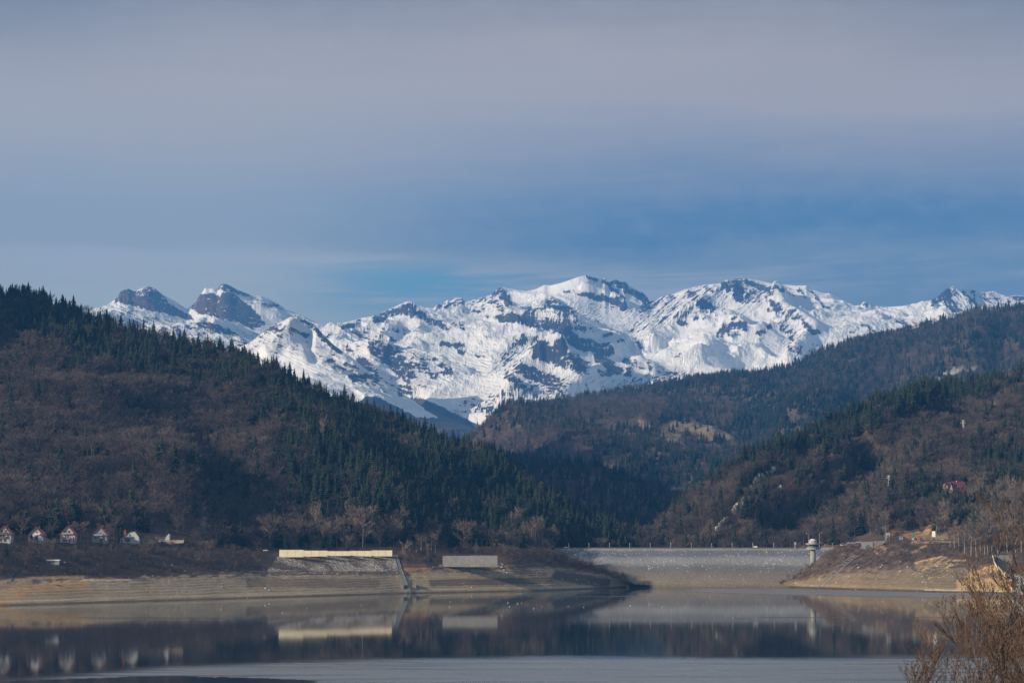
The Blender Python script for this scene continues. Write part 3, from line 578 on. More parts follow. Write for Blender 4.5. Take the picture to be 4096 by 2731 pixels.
def wl_D(X, lst):
    Y = np.interp(X, [q[0] for q in lst], [q[1] for q in lst]); return float(-HC/cv(X, Y)[1])
def under(lst, dd=30, dz=-5):
    out = []
    for x, y, _ in lst:
        D = wl_D(x, lst)-dd; a, t = cv(x, y); zz = dz; te = (zz-HC)/D
        # pixel row for that depth
        X_, Y_ = proj(float(a)*D, D, zz); out.append((x, float(Y_), D))
    return out
cB1 = [under(WL), WL,
       [(-400,2330,1595),(0,2325,1636),(350,2310,1679),(700,2300,1728),(900,2288,1760),(1050,2282,1790),(1115,2282,1798),(1570,2280,1858),(1800,2268,1885),(2050,2262,1912),(2200,2262,1940),(2330,2278,1965),(2450,2300,1978),(2545,2335,1995),(2600,2340,2000)],
       [(-400,2215,1628),(0,2215,1672),(350,2212,1717),(700,2205,1765),(900,2215,1796),(1050,2222,1822),(1115,2226,1830),(1570,2223,1884),(1800,2218,1912),(2050,2212,1935),(2200,2215,1965),(2250,2238,1975),(2330,2260,1985),(2450,2294,1996),(2500,2306,2000),(2545,2342,2010),(2600,2352,2015)],
       [(-400,2168,1648),(0,2168,1692),(350,2168,1737),(700,2172,1785),(900,2195,1815),(1050,2204,1838),(1115,2206,1846),(1570,2205,1896),(1800,2203,1925),(2050,2203,1945),(2200,2208,1985),(2250,2232,1990),(2330,2256,1998),(2450,2291,2006),(2500,2304,2010),(2545,2342,2020),(2600,2354,2025)],
       [(-400,2200,1780),(0,2200,1790),(700,2200,1880),(1000,2240,1950),(2000,2240,2050),(2200,2300,2060),(2600,2400,2060)]]
B1 = Hill(-400, 2600, 900, cB1, [4, 60, 26, 16, 4], [0, 0, 0.5, 0.4, 0.2, 0], 36)
B1.Z = B1.Z+B1.AM*2.2*fbm(B1.x/22, B1.y/22, 5, 9)
# wave-cut steps in the drawn-down silt
zt = B1.Z+0.8*fbm(B1.x/60, B1.y/30, 3, 99); B1.Z = B1.Z+np.where((B1.K > 1.02) & (B1.K < 2), 0.13*np.sin(zt*2*np.pi/1.9+4*fbm(B1.x/40, B1.y/90, 3, 98))*sstep(0.1, 1.0, B1.Z), 0)
B1.upd()
bank('left_bank', B1, 2.0,
     [([(0,2400),(60,2375),(200,2350),(330,2335)], 26, (.40,.265,.135)), ([(0,2325),(160,2310),(330,2305)], 8, (.32,.22,.13)), ([(330,2318),(520,2318)], 5, (.50,.36,.19)), ([(0,2345),(120,2335)], 14, (.30,.21,.12)),
      ([(100,2380),(400,2370)], 10, (.34,.25,.15)), ([(1050,2292),(1590,2290)], 10, (.17,.13,.10)), ([(1620,2280),(1700,2275)], 14, (.28,.17,.09)), ([(1600,2258),(1700,2262)], 10, (.15,.08,.05)),
      ([(1730,2330),(2200,2320)], 16, (.17,.135,.10)), ([(2230,2300),(2420,2330)], 24, (.13,.10,.085)), ([(2060,2280),(2180,2300)], 14, (.24,.17,.13)), ([(1000,2330),(1500,2330)], 22, (.235,.18,.125)), ([(1880,2262),(1960,2275)], 6, (.16,.08,.05))],
     [([(400,2330),(1000,2320)], 26, .12), ([(600,2370),(780,2340)], 30, .22), ([(1050,2290),(1590,2292)], 12, .35), ([(1580,2350),(1610,2300)], 16, .6), ([(1790,2290),(1830,2300)], 12, .4), ([(1880,2290),(1960,2300)], 16, .55), ([(2000,2260),(2020,2290)], 14, .7),
      ([(2080,2280),(2200,2290)], 20, .3), ([(1040,2355),(1090,2360)], 8, .5), ([(2300,2310),(2390,2335)], 8, .5), ([(2380,2277),(2500,2300)], 4, .8)])

WR = [(3020,2344,None),(3100,2345,None),(3300,2352,None),(3500,2358,None),(3700,2365,None),(3900,2369,None),(4096,2374,None),(4500,2390,None)]
cB4 = [under(WR), WR,
       [(3020,2346,2010),(3080,2342,2012),(3150,2322,2000),(3250,2295,1990),(3400,2268,1965),(3600,2250,1945),(3800,2240,1925),(3900,2250,1915),(4096,2260,1890),(4500,2260,1860)],
       [(3020,2348,2014),(3080,2343,2016),(3150,2320,2012),(3200,2292,2010),(3260,2252,2008),(3300,2222,2006),(3400,2200,2000),(3600,2190,1990),(3800,2190,1985),(3900,2200,1975),(4096,2200,1950),(4500,2200,1930)],
       [(3020,2350,2018),(3080,2344,2020),(3150,2318,2018),(3200,2289,2018),(3260,2248,2016),(3300,2214,2015),(3335,2190,2014),(3370,2181,2013),(3450,2176,2010),(3560,2162,2006),(3700,2160,2004),(3850,2162,2000),(4096,2168,1975),(4500,2170,1960)],
       [(3020,2352,2030),(3080,2350,2030),(3300,2235,2034),(3400,2200,2034),(3560,2172,2030),(3850,2172,2022),(4096,2176,2000),(4500,2178,1980)]]
B4 = Hill(3020, 4500, 560, cB4, [4, 60, 40, 20, 6], [0, 0.0, 0.9, 1.3, 0.15, 0], 12)
B4.Z = B4.Z+B4.AM*2.4*(fbm(B4.x/20, B4.y/30, 5, 10)+0.6*(ridged((B4.x+0.8*B4.y)/14, B4.y/40, 4, 11)-.5)); B4.upd()
bank('right_bank', B4, 1.9,
     [([(3690,2278),(3735,2250),(3780,2228)], 5, (.50,.33,.14)), ([(3660,2250),(3730,2235),(3770,2225)], 5, (.42,.25,.12)), ([(3715,2312),(3760,2285),(3800,2258)], 4, (.50,.34,.15)), ([(3745,2292),(3775,2272)], 3, (.46,.31,.14)), ([(3790,2240),(3860,2240)], 5, (.34,.22,.12)), ([(3800,2262),(3830,2252)], 4, (.38,.28,.15)), ([(3650,2210),(3700,2182)], 6, (.26,.16,.10)), ([(3560,2215),(3620,2200)], 10, (.13,.09,.07)),
      ([(3670,2265),(3780,2240)], 16, (.20,.15,.09)), ([(3700,2300),(3780,2280)], 16, (.13,.11,.075)),
      ([(3880,2300),(3960,2275),(4000,2270)], 18, (.44,.285,.13)), ([(3850,2345),(4050,2330)], 30, (.40,.27,.135)), ([(3700,2358),(4060,2366)], 4, (.42,.34,.21)), ([(3650,2168),(3830,2165)], 6, (.25,.18,.12)), ([(3500,2180),(3540,2200)], 12, (.22,.14,.10)), ([(3500,2205),(3520,2215)], 8, (.20,.13,.09))],
     [([(3700,2300),(3850,2280)], 40, .3), ([(3820,2310),(3850,2330)], 16, .6), ([(3700,2340),(4000,2330)], 20, .06), ([(3200,2300),(3700,2300)], 60, .05)], (.185, .145, .095))

# floor of the whole valley, under lake and hills
fx = 9000
me = bpy.data.meshes.new('valley_floor'); me.from_pydata([(-fx,-2500,-7),(fx,-2500,-7),(fx,21000,-7),(-fx,21000,-7)], [], [(0,1,2,3)])
o = mesh_obj('valley_floor', me, mat_basic('mud', (.10,.085,.06), scale=0.05)); tag(o, kind='structure')

# near bank the camera stands on
ys = np.concatenate([np.linspace(-400, 0, 14), np.linspace(3, 60, 40), np.linspace(65, 330, 40)]); xs = np.linspace(-330, 330, 140)
gx_, gy_ = np.meshgrid(xs, ys); gz_ = np.where(gy_ < 2, 58.2, 58.2-(gy_-2)*0.245)+0.5*fbm(gx_/9, gy_/9, 4, 44)*sstep(3, 8, np.abs(gy_)+np.abs(gx_))
gz_ = np.where(gy_ > 0, gz_-0.08*np.maximum(0, np.abs(gx_)-30)*0, gz_)
def near_z(x, y): return 58.2 if y < 2 else 58.2-(y-2)*0.245
V = np.stack([gx_, gy_, gz_], 2); cc = np.zeros(gx_.shape+(3,))+np.array((.16, .12, .07))
o = grid_mesh('near_bank', V, {'Col': cc}, mat_terrain('near_ground', 1.2, 0.5, 0.1)); tag(o, kind='structure')

# ------------------------------------------------------------------ water
mw = bpy.data.materials.new('lake_water'); mw.use_nodes = True; n = NT(mw.node_tree)
tc = n.n('ShaderNodeTexCoord').outputs['Object']
rf = n.n('ShaderNodeAttribute', attribute_name='ruffle').outputs['Fac']
wv = n.noise(n.n('ShaderNodeMapping', {'Vector': tc, 'Scale': (0.9, 0.35, 1.0)}).outputs[0], 1.0, 4, 0.6)
sw = n.noise(n.n('ShaderNodeMapping', {'Vector': tc, 'Scale': (0.02, 0.006, 1.0)}).outputs[0], 1.0, 4, 0.6)
rough = n.m('ADD', n.m('MULTIPLY_ADD', sw, 0.04, 0.022), n.m('MULTIPLY', rf, 0.34))
b = n.n('ShaderNodeBsdfPrincipled', {'Base Color': (.018, .026, .034, 1), 'Roughness': rough, 'IOR': n.m('MULTIPLY_ADD', rf, 1.0, 1.27)})
bp = n.n('ShaderNodeBump', {'Strength': n.m('MULTIPLY_ADD', rf, 0.24, 0.012), 'Distance': 0.25, 'Height': wv}); n.nt.links.new(bp.outputs[0], b.inputs['Normal'])
n.n('ShaderNodeOutputMaterial', {'Surface': b.outputs[0]})
Dr = np.concatenate([np.linspace(150, 800, 30), np.linspace(806, 1200, 130), np.linspace(1203, 2030, 330)]); ar = np.linspace(-0.34, 0.34, 320)
A_, D_ = np.meshgrid(ar, Dr); WXx = A_*D_; WXp, WYp = proj(WXx, D_, 0*D_)
edge = np.interp(WXp, [-300,0,150,400,700,1200,1700,2300,3000,4400], [2720,2708,2700,2680,2655,2636,2624,2622,2628,2612])+5*fbm(WXx/60, D_/25, 4, 50)
near_r = sstep(-10, 26, WYp-edge+9*fbm(WXx/110, D_/9, 4, 57))*np.clip(0.8+0.75*fbm(WXx/120, D_/12, 5, 52, .6), .15, 1)
dk = inpoly(WXp, WYp+3*fbm(WXx/40, D_/12, 3, 53), [(-300,2731),(700,2700),(1250,2722),(1300,2760),(-300,2760)]) | inpoly(WXp, WYp, [(150,2722),(900,2706),(1100,2712),(1300,2722),(800,2735)])
near_r = np.where(dk, near_r*0.15, near_r)
top = np.interp(WXp, [2600,2700,3000,3300,3700,4096,4500], [2358,2352,2350,2356,2368,2372,2380]); bot = np.interp(WXp, [2600,2800,3100,3500,3800,4096,4500], [2360,2366,2376,2384,2390,2398,2404])
far_r = sstep(-2, 2, WYp-top)*(1-sstep(-3, 5, WYp-bot))*sstep(2560, 2900, WXp)*(0.9+0.5*fbm(WXx/50, D_/6, 3, 54))
far2 = np.exp(-((WYp-2394)/3.0)**2)*sstep(3100, 3500, WXp)*0.0
lines = np.zeros_like(WXp)
for x0, x1, yy in [(2000,2450,2369),(2160,2590,2384),(2780,2850,2398),(2600,2660,2427),(2930,3000,2473),(3040,3400,2468),(1040,1130,2478),(2460,2530,2422),(300,900,2470),(3650,3850,2467)]:
    lines = np.maximum(lines, np.exp(-((WYp-yy-1.5*fbm(WXx/20, 0*D_, 2, 55))/1.6)**2)*sstep(x0-20, x0+20, WXp)*(1-sstep(x1-20, x1+20, WXp)))
ruf = np.clip(near_r+far_r+0.35*lines, 0, 1)
wo_ = grid_mesh('lake_water', np.stack([WXx, D_, 0*D_], 2), {'ruffle': ruf}, mw); tag(wo_, kind='structure')
#==OBJECTS==
# ------------------------------------------------------------------ mesh builder
class MB:
    def __init__(s): s.v = []; s.f = []; s.mi = []
    def add(s, vs, fs, mi=0):
        k = len(s.v); s.v += [tuple(q) for q in vs]; s.f += [tuple(i+k for i in f) for f in fs]; s.mi += [mi]*len(fs)
    def box(s, x0, x1, y0, y1, z0, z1, mi=0, M=None):
        vs = [(x, y, z) for x in (x0, x1) for y in (y0, y1) for z in (z0, z1)]
        if M: vs = [M @ Vector(q) for q in vs]
        s.add(vs, [(0,1,3,2),(4,6,7,5),(0,4,5,1),(2,3,7,6),(0,2,6,4),(1,5,7,3)], mi)
    def prism(s, pts, y0, y1, mi=0):
        """polygon in x,z pushed along y"""
        n_ = len(pts); vs = [(x, y0, z) for x, z in pts]+[(x, y1, z) for x, z in pts]
        fs = [tuple(range(n_)), tuple(range(2*n_-1, n_-1, -1))]+[(i, i+n_, (i+1) % n_+n_, (i+1) % n_) for i in range(n_)]
        s.add(vs, fs, mi)
    def tube(s, p0, p1, r0, r1, n=6, mi=0, cap=True):
        p0, p1 = Vector(p0), Vector(p1); d = (p1-p0)
        if d.length < 1e-6: return
        d.normalize(); a = d.orthogonal().normalized(); b = d.cross(a)
        vs = []
        for p, r in ((p0, r0), (p1, r1)):
            for i in range(n):
                t = 2*math.pi*i/n; vs.append(p+a*(r*math.cos(t))+b*(r*math.sin(t)))
        fs = [(i, (i+1) % n, (i+1) % n+n, i+n) for i in range(n)]
        if cap: fs += [tuple(range(n-1, -1, -1)), tuple(range(n, 2*n))]
        s.add(vs, fs, mi)
    def lathe(s, prof, n=24, c=(0, 0), mi=0):
        vs = []; fs = []
        for r, z in prof:
            for i in range(n):
                t = 2*math.pi*i/n; vs.append((c[0]+r*math.cos(t), c[1]+r*math.sin(t), z))
        for k in range(len(prof)-1):
            for i in range(n): fs.append((k*n+i, k*n+(i+1) % n, (k+1)*n+(i+1) % n, (k+1)*n+i))
        fs.append(tuple(range(n-1, -1, -1))); fs.append(tuple((len(prof)-1)*n+i for i in range(n)))
        s.add(vs, fs, mi)
    def mesh(s, name, mats=None, smooth=False):
        me = bpy.data.meshes.new(name); me.from_pydata(s.v, [], s.f); me.update()
        me.polygons.foreach_set('material_index', s.mi)
        if smooth: me.polygons.foreach_set('use_smooth', [True]*len(s.f))
        if mats:
            for m_ in (mats if isinstance(mats, (list, tuple)) else [mats]): me.materials.append(m_)
        return me
    def build(s, name, mat, parent=None, smooth=False):
        return mesh_obj(name, s.mesh(name, mat, smooth), None, parent)
def thing(name, loc, label, cat, group=None, rz=0.0, sc=1.0):
    o = bpy.data.objects.new(name, None); COL.objects.link(o); o.location = loc; o.rotation_euler = (0, 0, rz); o.scale = (sc, sc, sc)
    o.empty_display_size = 0.5; return tag(o, label, cat, group)
def single(mb, name, mat, loc, label, cat, group=None, rz=0.0):
    o = mb.build(name, mat); o.location = loc; o.rotation_euler = (0, 0, rz); return tag(o, label, cat, group)

# ------------------------------------------------------------------ trees
m_con = mat_leafy('conifer_needles', (.010, .021, .018, 1), (.040, .052, .028, 1))
m_twig = mat_leafy('bare_twigs', (.034, .031, .035, 1), (.165, .128, .116, 1))
m_pale = mat_leafy('pale_twigs', (.13, .105, .088, 1), (.22, .18, .145, 1))
m_bark = mat_basic('bark', (.13, .10, .085)); m_birch = mat_basic('pale_bark', (.36, .34, .31), var=0.15, scale=1.5)
m_rust = mat_leafy('rusty_leaves', (.30, .13, .06, 1), (.42, .20, .09, 1))
m_bush = mat_leafy('scrub_twigs', (.050, .042, .038, 1), (.125, .09, .072, 1))
def conifer_mesh(seed, h=1.0, wd=0.21, tiers=15):
    """unit height; hanging fronds in irregular tiers"""
    rd = random.Random(seed); mb = MB()
    for k in range(tiers):
        t = k/(tiers-1); z = 0.10+0.86*t; r = wd*(1-t)**0.85+0.012
        r *= rd.uniform(0.78, 1.15); nb = max(5, int(11*(1-t)+4)); a0 = rd.uniform(0, 6.28)
        for i in range(nb):
            if rd.random() < 0.07: continue
            a = a0+2*math.pi*i/nb+rd.uniform(-.2, .2); rr_ = r*rd.uniform(.7, 1.15); dz = rr_*rd.uniform(.25, .55)
            c, s_ = math.cos(a), math.sin(a); wv_ = rr_*rd.uniform(.30, .42)
            top = (0, 0, z+0.045); mid1 = (c*rr_*.6-s_*wv_, s_*rr_*.6+c*wv_, z-dz*.5); mid2 = (c*rr_*.6+s_*wv_, s_*rr_*.6-c*wv_, z-dz*.5); tip = (c*rr_, s_*rr_, z-dz*.75)
            dn = (c*rr_*.5, s_*rr_*.5, z-dz-0.03)
            mb.add([top, mid1, tip, mid2, dn], [(0,1,2),(0,2,3),(1,4,2),(3,2,4)])
    mb.tube((0,0,.9), (0,0,1.0), .006, .001, 3)
    return mb
def conifer_trunk(): 
    mb = MB(); mb.tube((0,0,-.06), (0,0,.95), .018, .003, 5); return mb
def bare_mesh(seed, wd=0.30, base=0.28, n1=11, th=0.0075, up=0.75, sub=5, trunk=True, twigs=4, tr_r=1.0):
    """unit height tree without leaves. material 0 twigs, returns crown and trunk builders"""
    rd = random.Random(seed); cr = MB(); tr = MB()
    lean = (rd.uniform(-.04, .04), rd.uniform(-.04, .04)); tp = Vector((lean[0], lean[1], .80))
    tr.tube((0,0,-.05), (lean[0]*.5, lean[1]*.5, .4), .017*tr_r, .011*tr_r, 5); tr.tube((lean[0]*.5, lean[1]*.5, .4), tp, .011*tr_r, .003, 4)
    def flat(p, q, w_):
        d = (q-p); s_ = d.cross(Vector((rd.uniform(-1,1), rd.uniform(-1,1), rd.uniform(-.3,.3))))
        if s_.length < 1e-6: return
        s_.normalize(); cr.add([p-s_*w_, p+s_*w_, q], [(0,1,2)])
    for i in range(n1*2):
        t = rd.uniform(0, 1); z = base+(.80-base)*t; f = z/.8; p = Vector((lean[0]*f, lean[1]*f, z)); a = rd.uniform(0, 6.28)
        rad = wd*math.sqrt(max(0.05, 1-((z+.1-.62)/.52)**2))*rd.uniform(.75, 1.1); q = p+Vector((math.cos(a)*rad, math.sin(a)*rad, rad*up*rd.uniform(.6, 1.4)))
        if q.z > 1: q.z = 1-rd.uniform(0, .05)
        flat(p, q, th)
        for j in range(sub):
            u = rd.uniform(.3, 1); s0 = p.lerp(q, u); L = rd.uniform(.08, .17)
            dv = (q-p).normalized()+Vector((rd.uniform(-1,1), rd.uniform(-1,1), rd.uniform(-.3,1)))*.8; e = s0+dv.normalized()*L
            flat(s0, e, th*.7)
            for k in range(twigs):
                s1 = s0.lerp(e, rd.uniform(.3, 1)); dv2 = dv.normalized()+Vector((rd.uniform(-1,1), rd.uniform(-1,1), rd.uniform(-.4,1)))*.9
                flat(s1, s1+dv2.normalized()*rd.uniform(.04, .09), th*.6)
    return cr, tr
CON = [conifer_mesh(i, wd=w_, tiers=t_) for i, (w_, t_) in enumerate([(.20, 15), (.25, 14), (.17, 16), (.28, 13)])]
CONM = [c_.mesh('conifer_crown', m_con) for c_ in CON]; CONT = conifer_trunk().mesh('conifer_trunk', m_bark)
BARE = [bare_mesh(20+i, wd=w_, base=b_, th=.0085, sub=6, twigs=4) for i, (w_, b_) in enumerate([(.36, .22), (.42, .20), (.30, .30), (.40, .16)])]
BAREM = [(c_.mesh('bare_crown', m_twig), t_.mesh('bare_trunk', m_bark)) for c_, t_ in BARE]
BIR = [bare_mesh(50+i, wd=w_, base=.26, n1=12, th=.0085, up=1.5, sub=6, twigs=3, tr_r=.6) for i, w_ in enumerate([.15, .19, .13])]
BIRM = [(c_.mesh('birch_crown', m_pale), t_.mesh('birch_trunk', m_birch)) for c_, t_ in BIR]
m_twig2 = mat_leafy('light_twigs', (.12, .088, .074, 1), (.21, .16, .135, 1))
BAREL = [(c_.mesh('light_bare_crown', m_twig2), t_.mesh('light_bare_trunk', m_bark)) for c_, t_ in [bare_mesh(120+i, wd=w_, base=b_, th=.0075, n1=16, sub=8, twigs=6) for i, (w_, b_) in enumerate([(.36, .2), (.42, .2), (.30, .25), (.42, .14)])]]
def joined(parts, name):
    mb = MB(); mats = []
    for k, (b_, m_) in enumerate(parts): mb.add(b_.v, b_.f, k); mats.append(m_)
    return mb.mesh(name, mats)
LIB = {}
def lib(name, meshes):
    c_ = bpy.data.collections.new(name)
    for i, me_ in enumerate(meshes):
        o_ = bpy.data.objects.new('%s_%02d' % (name, i), me_); c_.objects.link(o_)
    LIB[name] = c_
bushes = [bare_mesh(80+i, wd=.62, base=.02, n1=11, th=.016, up=.9, sub=4, twigs=3) for i in range(3)]
lib('wood', [joined([(CON[i], m_con)], 'wood_a') for i in range(4)]+[joined([(c_, m_twig), (t_, m_bark)], 'wood_b') for c_, t_ in BARE]+[joined([(c_, m_pale), (t_, m_birch)], 'wood_c') for c_, t_ in BIR]
    +[joined([(c_, m_bush)], 'wood_d') for c_, t_ in bushes])
# index: 0-3 conifers, 4-7 bare trees, 8-10 birches, 11-13 bushes
def scatter(name, pts, idx, size, label, cat, wid=None):
    me_ = bpy.data.meshes.new(name); me_.vertices.add(len(pts)); me_.vertices.foreach_set('co', np.asarray(pts, np.float32).ravel())
    for k, v, ty in (('pick', idx, 'INT'), ('size', size, 'FLOAT'), ('turn', rng.random(len(pts))*6.28, 'FLOAT')):
        a_ = me_.attributes.new(k, ty, 'POINT'); a_.data.foreach_set('value', np.asarray(v, np.int32 if ty == 'INT' else np.float32))
    o_ = mesh_obj(name, me_)
    ng = bpy.data.node_groups.new(name, 'GeometryNodeTree')
    ng.interface.new_socket('Geometry', in_out='INPUT', socket_type='NodeSocketGeometry'); ng.interface.new_socket('Geometry', in_out='OUTPUT', socket_type='NodeSocketGeometry')
    gi = ng.nodes.new('NodeGroupInput'); go = ng.nodes.new('NodeGroupOutput')
    ci = ng.nodes.new('GeometryNodeCollectionInfo'); ci.inputs['Collection'].default_value = LIB['wood']; ci.inputs['Separate Children'].default_value = True; ci.inputs['Reset Children'].default_value = True
    ip = ng.nodes.new('GeometryNodeInstanceOnPoints'); ip.inputs['Pick Instance'].default_value = True
    def na(nm, ty):
        q = ng.nodes.new('GeometryNodeInputNamedAttribute'); q.data_type = ty; q.inputs['Name'].default_value = nm; return q.outputs['Attribute']
    cx = ng.nodes.new('ShaderNodeCombineXYZ'); ng.links.new(na('turn', 'FLOAT'), cx.inputs[2])
    ng.links.new(gi.outputs[0], ip.inputs['Points']); ng.links.new(ci.outputs[0], ip.inputs['Instance'])
    ng.links.new(na('pick', 'INT'), ip.inputs['Instance Index']); ng.links.new(cx.outputs[0], ip.inputs['Rotation']); ng.links.new(na('size', 'FLOAT'), ip.inputs['Scale'])
    ng.links.new(ip.outputs[0], go.inputs[0])
    md = o_.modifiers.new('trees', 'NODES'); md.node_group = ng
    tag(o_, label, cat, kind='stuff'); return o_
def caps(X, Y, lst, base=0.0):
    r = np.full(X.shape, float(base))
    for pts, wd, s_ in lst:
        d = capsule(X, Y, pts, wd); m_ = 1-sstep(0.7, 1.2, d); r = r*(1-m_)+s_*m_
    return r
def forest(H, n_, kmin, kmax, con, bare_h, con_h, clear=(), birch=(), dens=None):
    x, y, z, X, Y = H.sample(n_, kmin, kmax)
    jx = 22*fbm(X/60, Y/40, 3, 110); jy = 18*fbm(X/60+4, Y/40, 3, 111)
    pc = caps(X+jx, Y+jy, con[1], con[0]); pb = caps(X, Y, birch, 0.0)
    keep = rng.random(n_) > caps(X+jx*.4, Y+jy*.4, clear, 0.0)
    u = rng.random(n_); isc = u < pc+.02; isb = (~isc) & (rng.random(n_) < pb)
    idx = np.where(isc, rng.integers(0, 4, n_), np.where(isb, rng.integers(8, 11, n_), rng.integers(4, 8, n_)))
    g = np.clip(rng.normal(1, .28, n_), .45, 1.6)
    size = np.where(isc, con_h*g, np.where(isb, con_h*g, bare_h*np.clip(g, .7, 1.3)))
    return [q[keep] for q in (x, y, z-0.3, X, Y, idx, size)]
HOUSES = [(-30,60),(105,180),(232,305),(358,432),(472,600),(585,745)]
F1 = forest(H1, 11500, 1.0, 4.0, (0.14, [([(0,1200),(400,1300),(900,1440),(1500,1660),(2000,1880),(2500,2190)], 70, .78), ([(100,1290),(900,1520)], 90, .62), ([(300,1420),(620,1480)], 50, .72), ([(0,1640),(900,1640)], 60, .06), ([(0,1900),(700,1900)], 180, .05),
      ([(1150,1700),(1350,2050)], 130, .65), ([(1400,1800),(1600,2050)], 130, .78), ([(1750,1880),(1900,2080)], 150, .85), ([(1950,1950),(2350,2150)], 90, .9), ([(60,2120),(700,2120)], 26, .35), ([(550,2110),(700,2110)], 22, .8), ([(760,1900),(860,1960)], 40, .6),
      ([(1050,2000),(1250,2150)], 60, .15), ([(1450,2130),(1900,2160)], 26, .3), ([(1000,1750),(1100,1760)], 40, .1)]), 12.5, 16.0,
      clear=[([(x0, 2150), (x1, 2150)], 14, 1.0) for x0, x1 in HOUSES]+[([(0,2164),(740,2164)], 8, 1.0), ([(1000,2200),(2250,2205)], 7, 1.0), ([(640,2105),(860,2105)], 12, .6)],
      birch=[([(1280,2150),(1420,2150)], 40, .5), ([(1200,1780),(1420,1840)], 40, .25), ([(1600,2150),(1760,2150)], 40, .45), ([(1850,2130),(2250,2160)], 40, .2)])
F2 = forest(H2, 3800, 0.6, 2.0, (.45, [([(1900,1810),(2400,1880),(2620,1950)], 24, .7), ([(2600,1960),(2740,2010)], 24, .15), ([(2250,2000),(2400,2050)], 60, .25)]), 11, 14)
F3 = forest(H3, 26000, 0.5, 4.0, (.58, [([(2700,1540),(3400,1400)], 60, .75), ([(3400,1380),(4096,1260)], 40, .5), ([(3000,1650),(3300,1700)], 110, .9), ([(2300,1650),(2600,1650)], 60, .12), ([(1950,1750),(2300,1800)], 70, .12), ([(2500,1800),(2800,1870)], 60, .7), ([(3500,1520),(3700,1420)], 50, .2), ([(3850,1480),(4096,1440)], 50, .25), ([(2880,1660),(2950,1640)], 35, .2)]), 14, 17,
      clear=[([(2670,1730),(2760,1700),(2830,1730)], 34, .62), ([(2880,1745),(2980,1730)], 12, .6), ([(3770,1500),(3900,1474)], 8, .9), ([(2560,1690),(2590,1710)], 14, .7)])
F4 = forest(H4, 12500, 1.0, 4.0, (.10, [([(2960,1850),(3222,1775),(3396,1690)], 34, .9), ([(3396,1670),(3560,1610),(3900,1560)], 62, .93), ([(3900,1550),(4096,1510)], 24, .8), ([(3050,1900),(3200,1830)], 26, .35), ([(3250,1800),(3500,1700)], 50, .75), ([(4000,1880),(4096,1900)], 90, .6), ([(3700,1980),(3900,2080)], 60, .45), ([(3560,1980),(3640,2060)], 30, .4),
      ([(3200,2100),(3480,2120)], 60, .2), ([(3620,1750),(3700,1800)], 30, .3), ([(3950,1800),(4096,1750)], 40, .25)]), 11.0, 15.5,
      clear=[(p, wd*1.1, .97) for p, wd, cc in rocky]+[(p, wd*1.1, 1.0) for p, wd, cc in cut]+[([(3380,2160),(4096,2160)], 12, 1.0), ([(3765,1962),(3870,1962)], 20, 1.0), ([(3765,1995),(3870,1998)], 16, .85), ([(3830,1755),(3868,1755)], 16, .9), ([(3538,1960),(3566,1960)], 14, .9), ([(3950,1975),(3985,1975)], 14, 1.0), ([(3760,1985),(3860,1995)], 12, .5)],
      birch=[([(3780,2150),(4096,2130)], 45, .6), ([(3900,2010),(4096,2050)], 50, .35), ([(3500,2120),(3560,2130)], 30, .3)])
# scrub on the banks
def scrub(B, n_, kmin, kmax, h, clear=(), pick=(11, 14), extra_birch=0.0):
    x, y, z, X, Y = B.sample(n_, kmin, kmax, 0.01)
    keep = rng.random(n_) > caps(X, Y, clear, 0.0)
    idx = rng.integers(pick[0], pick[1], n_); size = h*np.clip(rng.normal(1, .35, n_), .35, 2.2)
    tall = rng.random(n_) < 0.10; idx = np.where(tall, rng.integers(4, 8, n_), idx); size = np.where(tall, size*2.0, size)
    return [q[keep] for q in (x, y, z-.15, X, Y, idx, size)]
G1 = scrub(B1, 5200, 2.05, 4.0, 2.6, clear=[([(1090,2240),(1575,2240)], 34, 1.0), ([(1060,2275),(1600,2275)], 14, 1.0), ([(1580,2220),(1640,2370)], 16, 1.0), ([(1765,2245),(2000,2245)], 26, 1.0), ([(185,2243),(240,2243)], 12, 1.0), ([(0,2315),(330,2315)], 10, .8),
     ([(1650,2270),(1760,2275)], 18, .7), ([(1760,2280),(2000,2290)], 16, .85), ([(2260,2300),(2545,2340)], 22, .9), ([(700,2195),(1115,2202)], 5, .8), ([(580,2163),(745,2163)], 9, 1.0), ([(0,2172),(600,2176)], 12, .92), ([(170,2262),(250,2262)], 14, 1.0)])
G4 = scrub(B4, 2600, 1.9, 4.0, 1.5, clear=[([(3415,2222),(3270,2350)], 14, 1.0), ([(3435,2200),(3545,2185)], 16, .95), ([(3235,2240),(3270,2240)], 12, 1.0), ([(3680,2250),(3880,2250)], 45, .85), ([(3850,2280),(4060,2300)], 50, .95), ([(3360,2170),(3450,2170)], 7, .9)])
def place_objs(Fx, mask_con, n_max):
    pass
def split(Fx, other, nm, label, cat):
    """largest-looking trees become things of their own, the rest of the wood stays one object"""
    x, y, z, X, Y, idx, size = Fx
    m_ = ~other
    scatter(nm, np.stack([x[m_], y[m_], z[m_]], 1), idx[m_], size[m_], label, cat)
ALLF = {'left': F1, 'right': F4}
cands = []
for key, Fx in ALLF.items():
    x, y, z, X, Y, idx, size = Fx
    ok = (X > 5) & (X < 4090)
    for i in np.nonzero(ok)[0]: cands.append((size[i]/y[i], key, i, idx[i] < 4))
cands.sort(key=lambda q: -q[0])
pickd = {'left': np.zeros(len(F1[0]), bool), 'right': np.zeros(len(F4[0]), bool)}
cnt = {True: 0, False: 0}; TREES = []
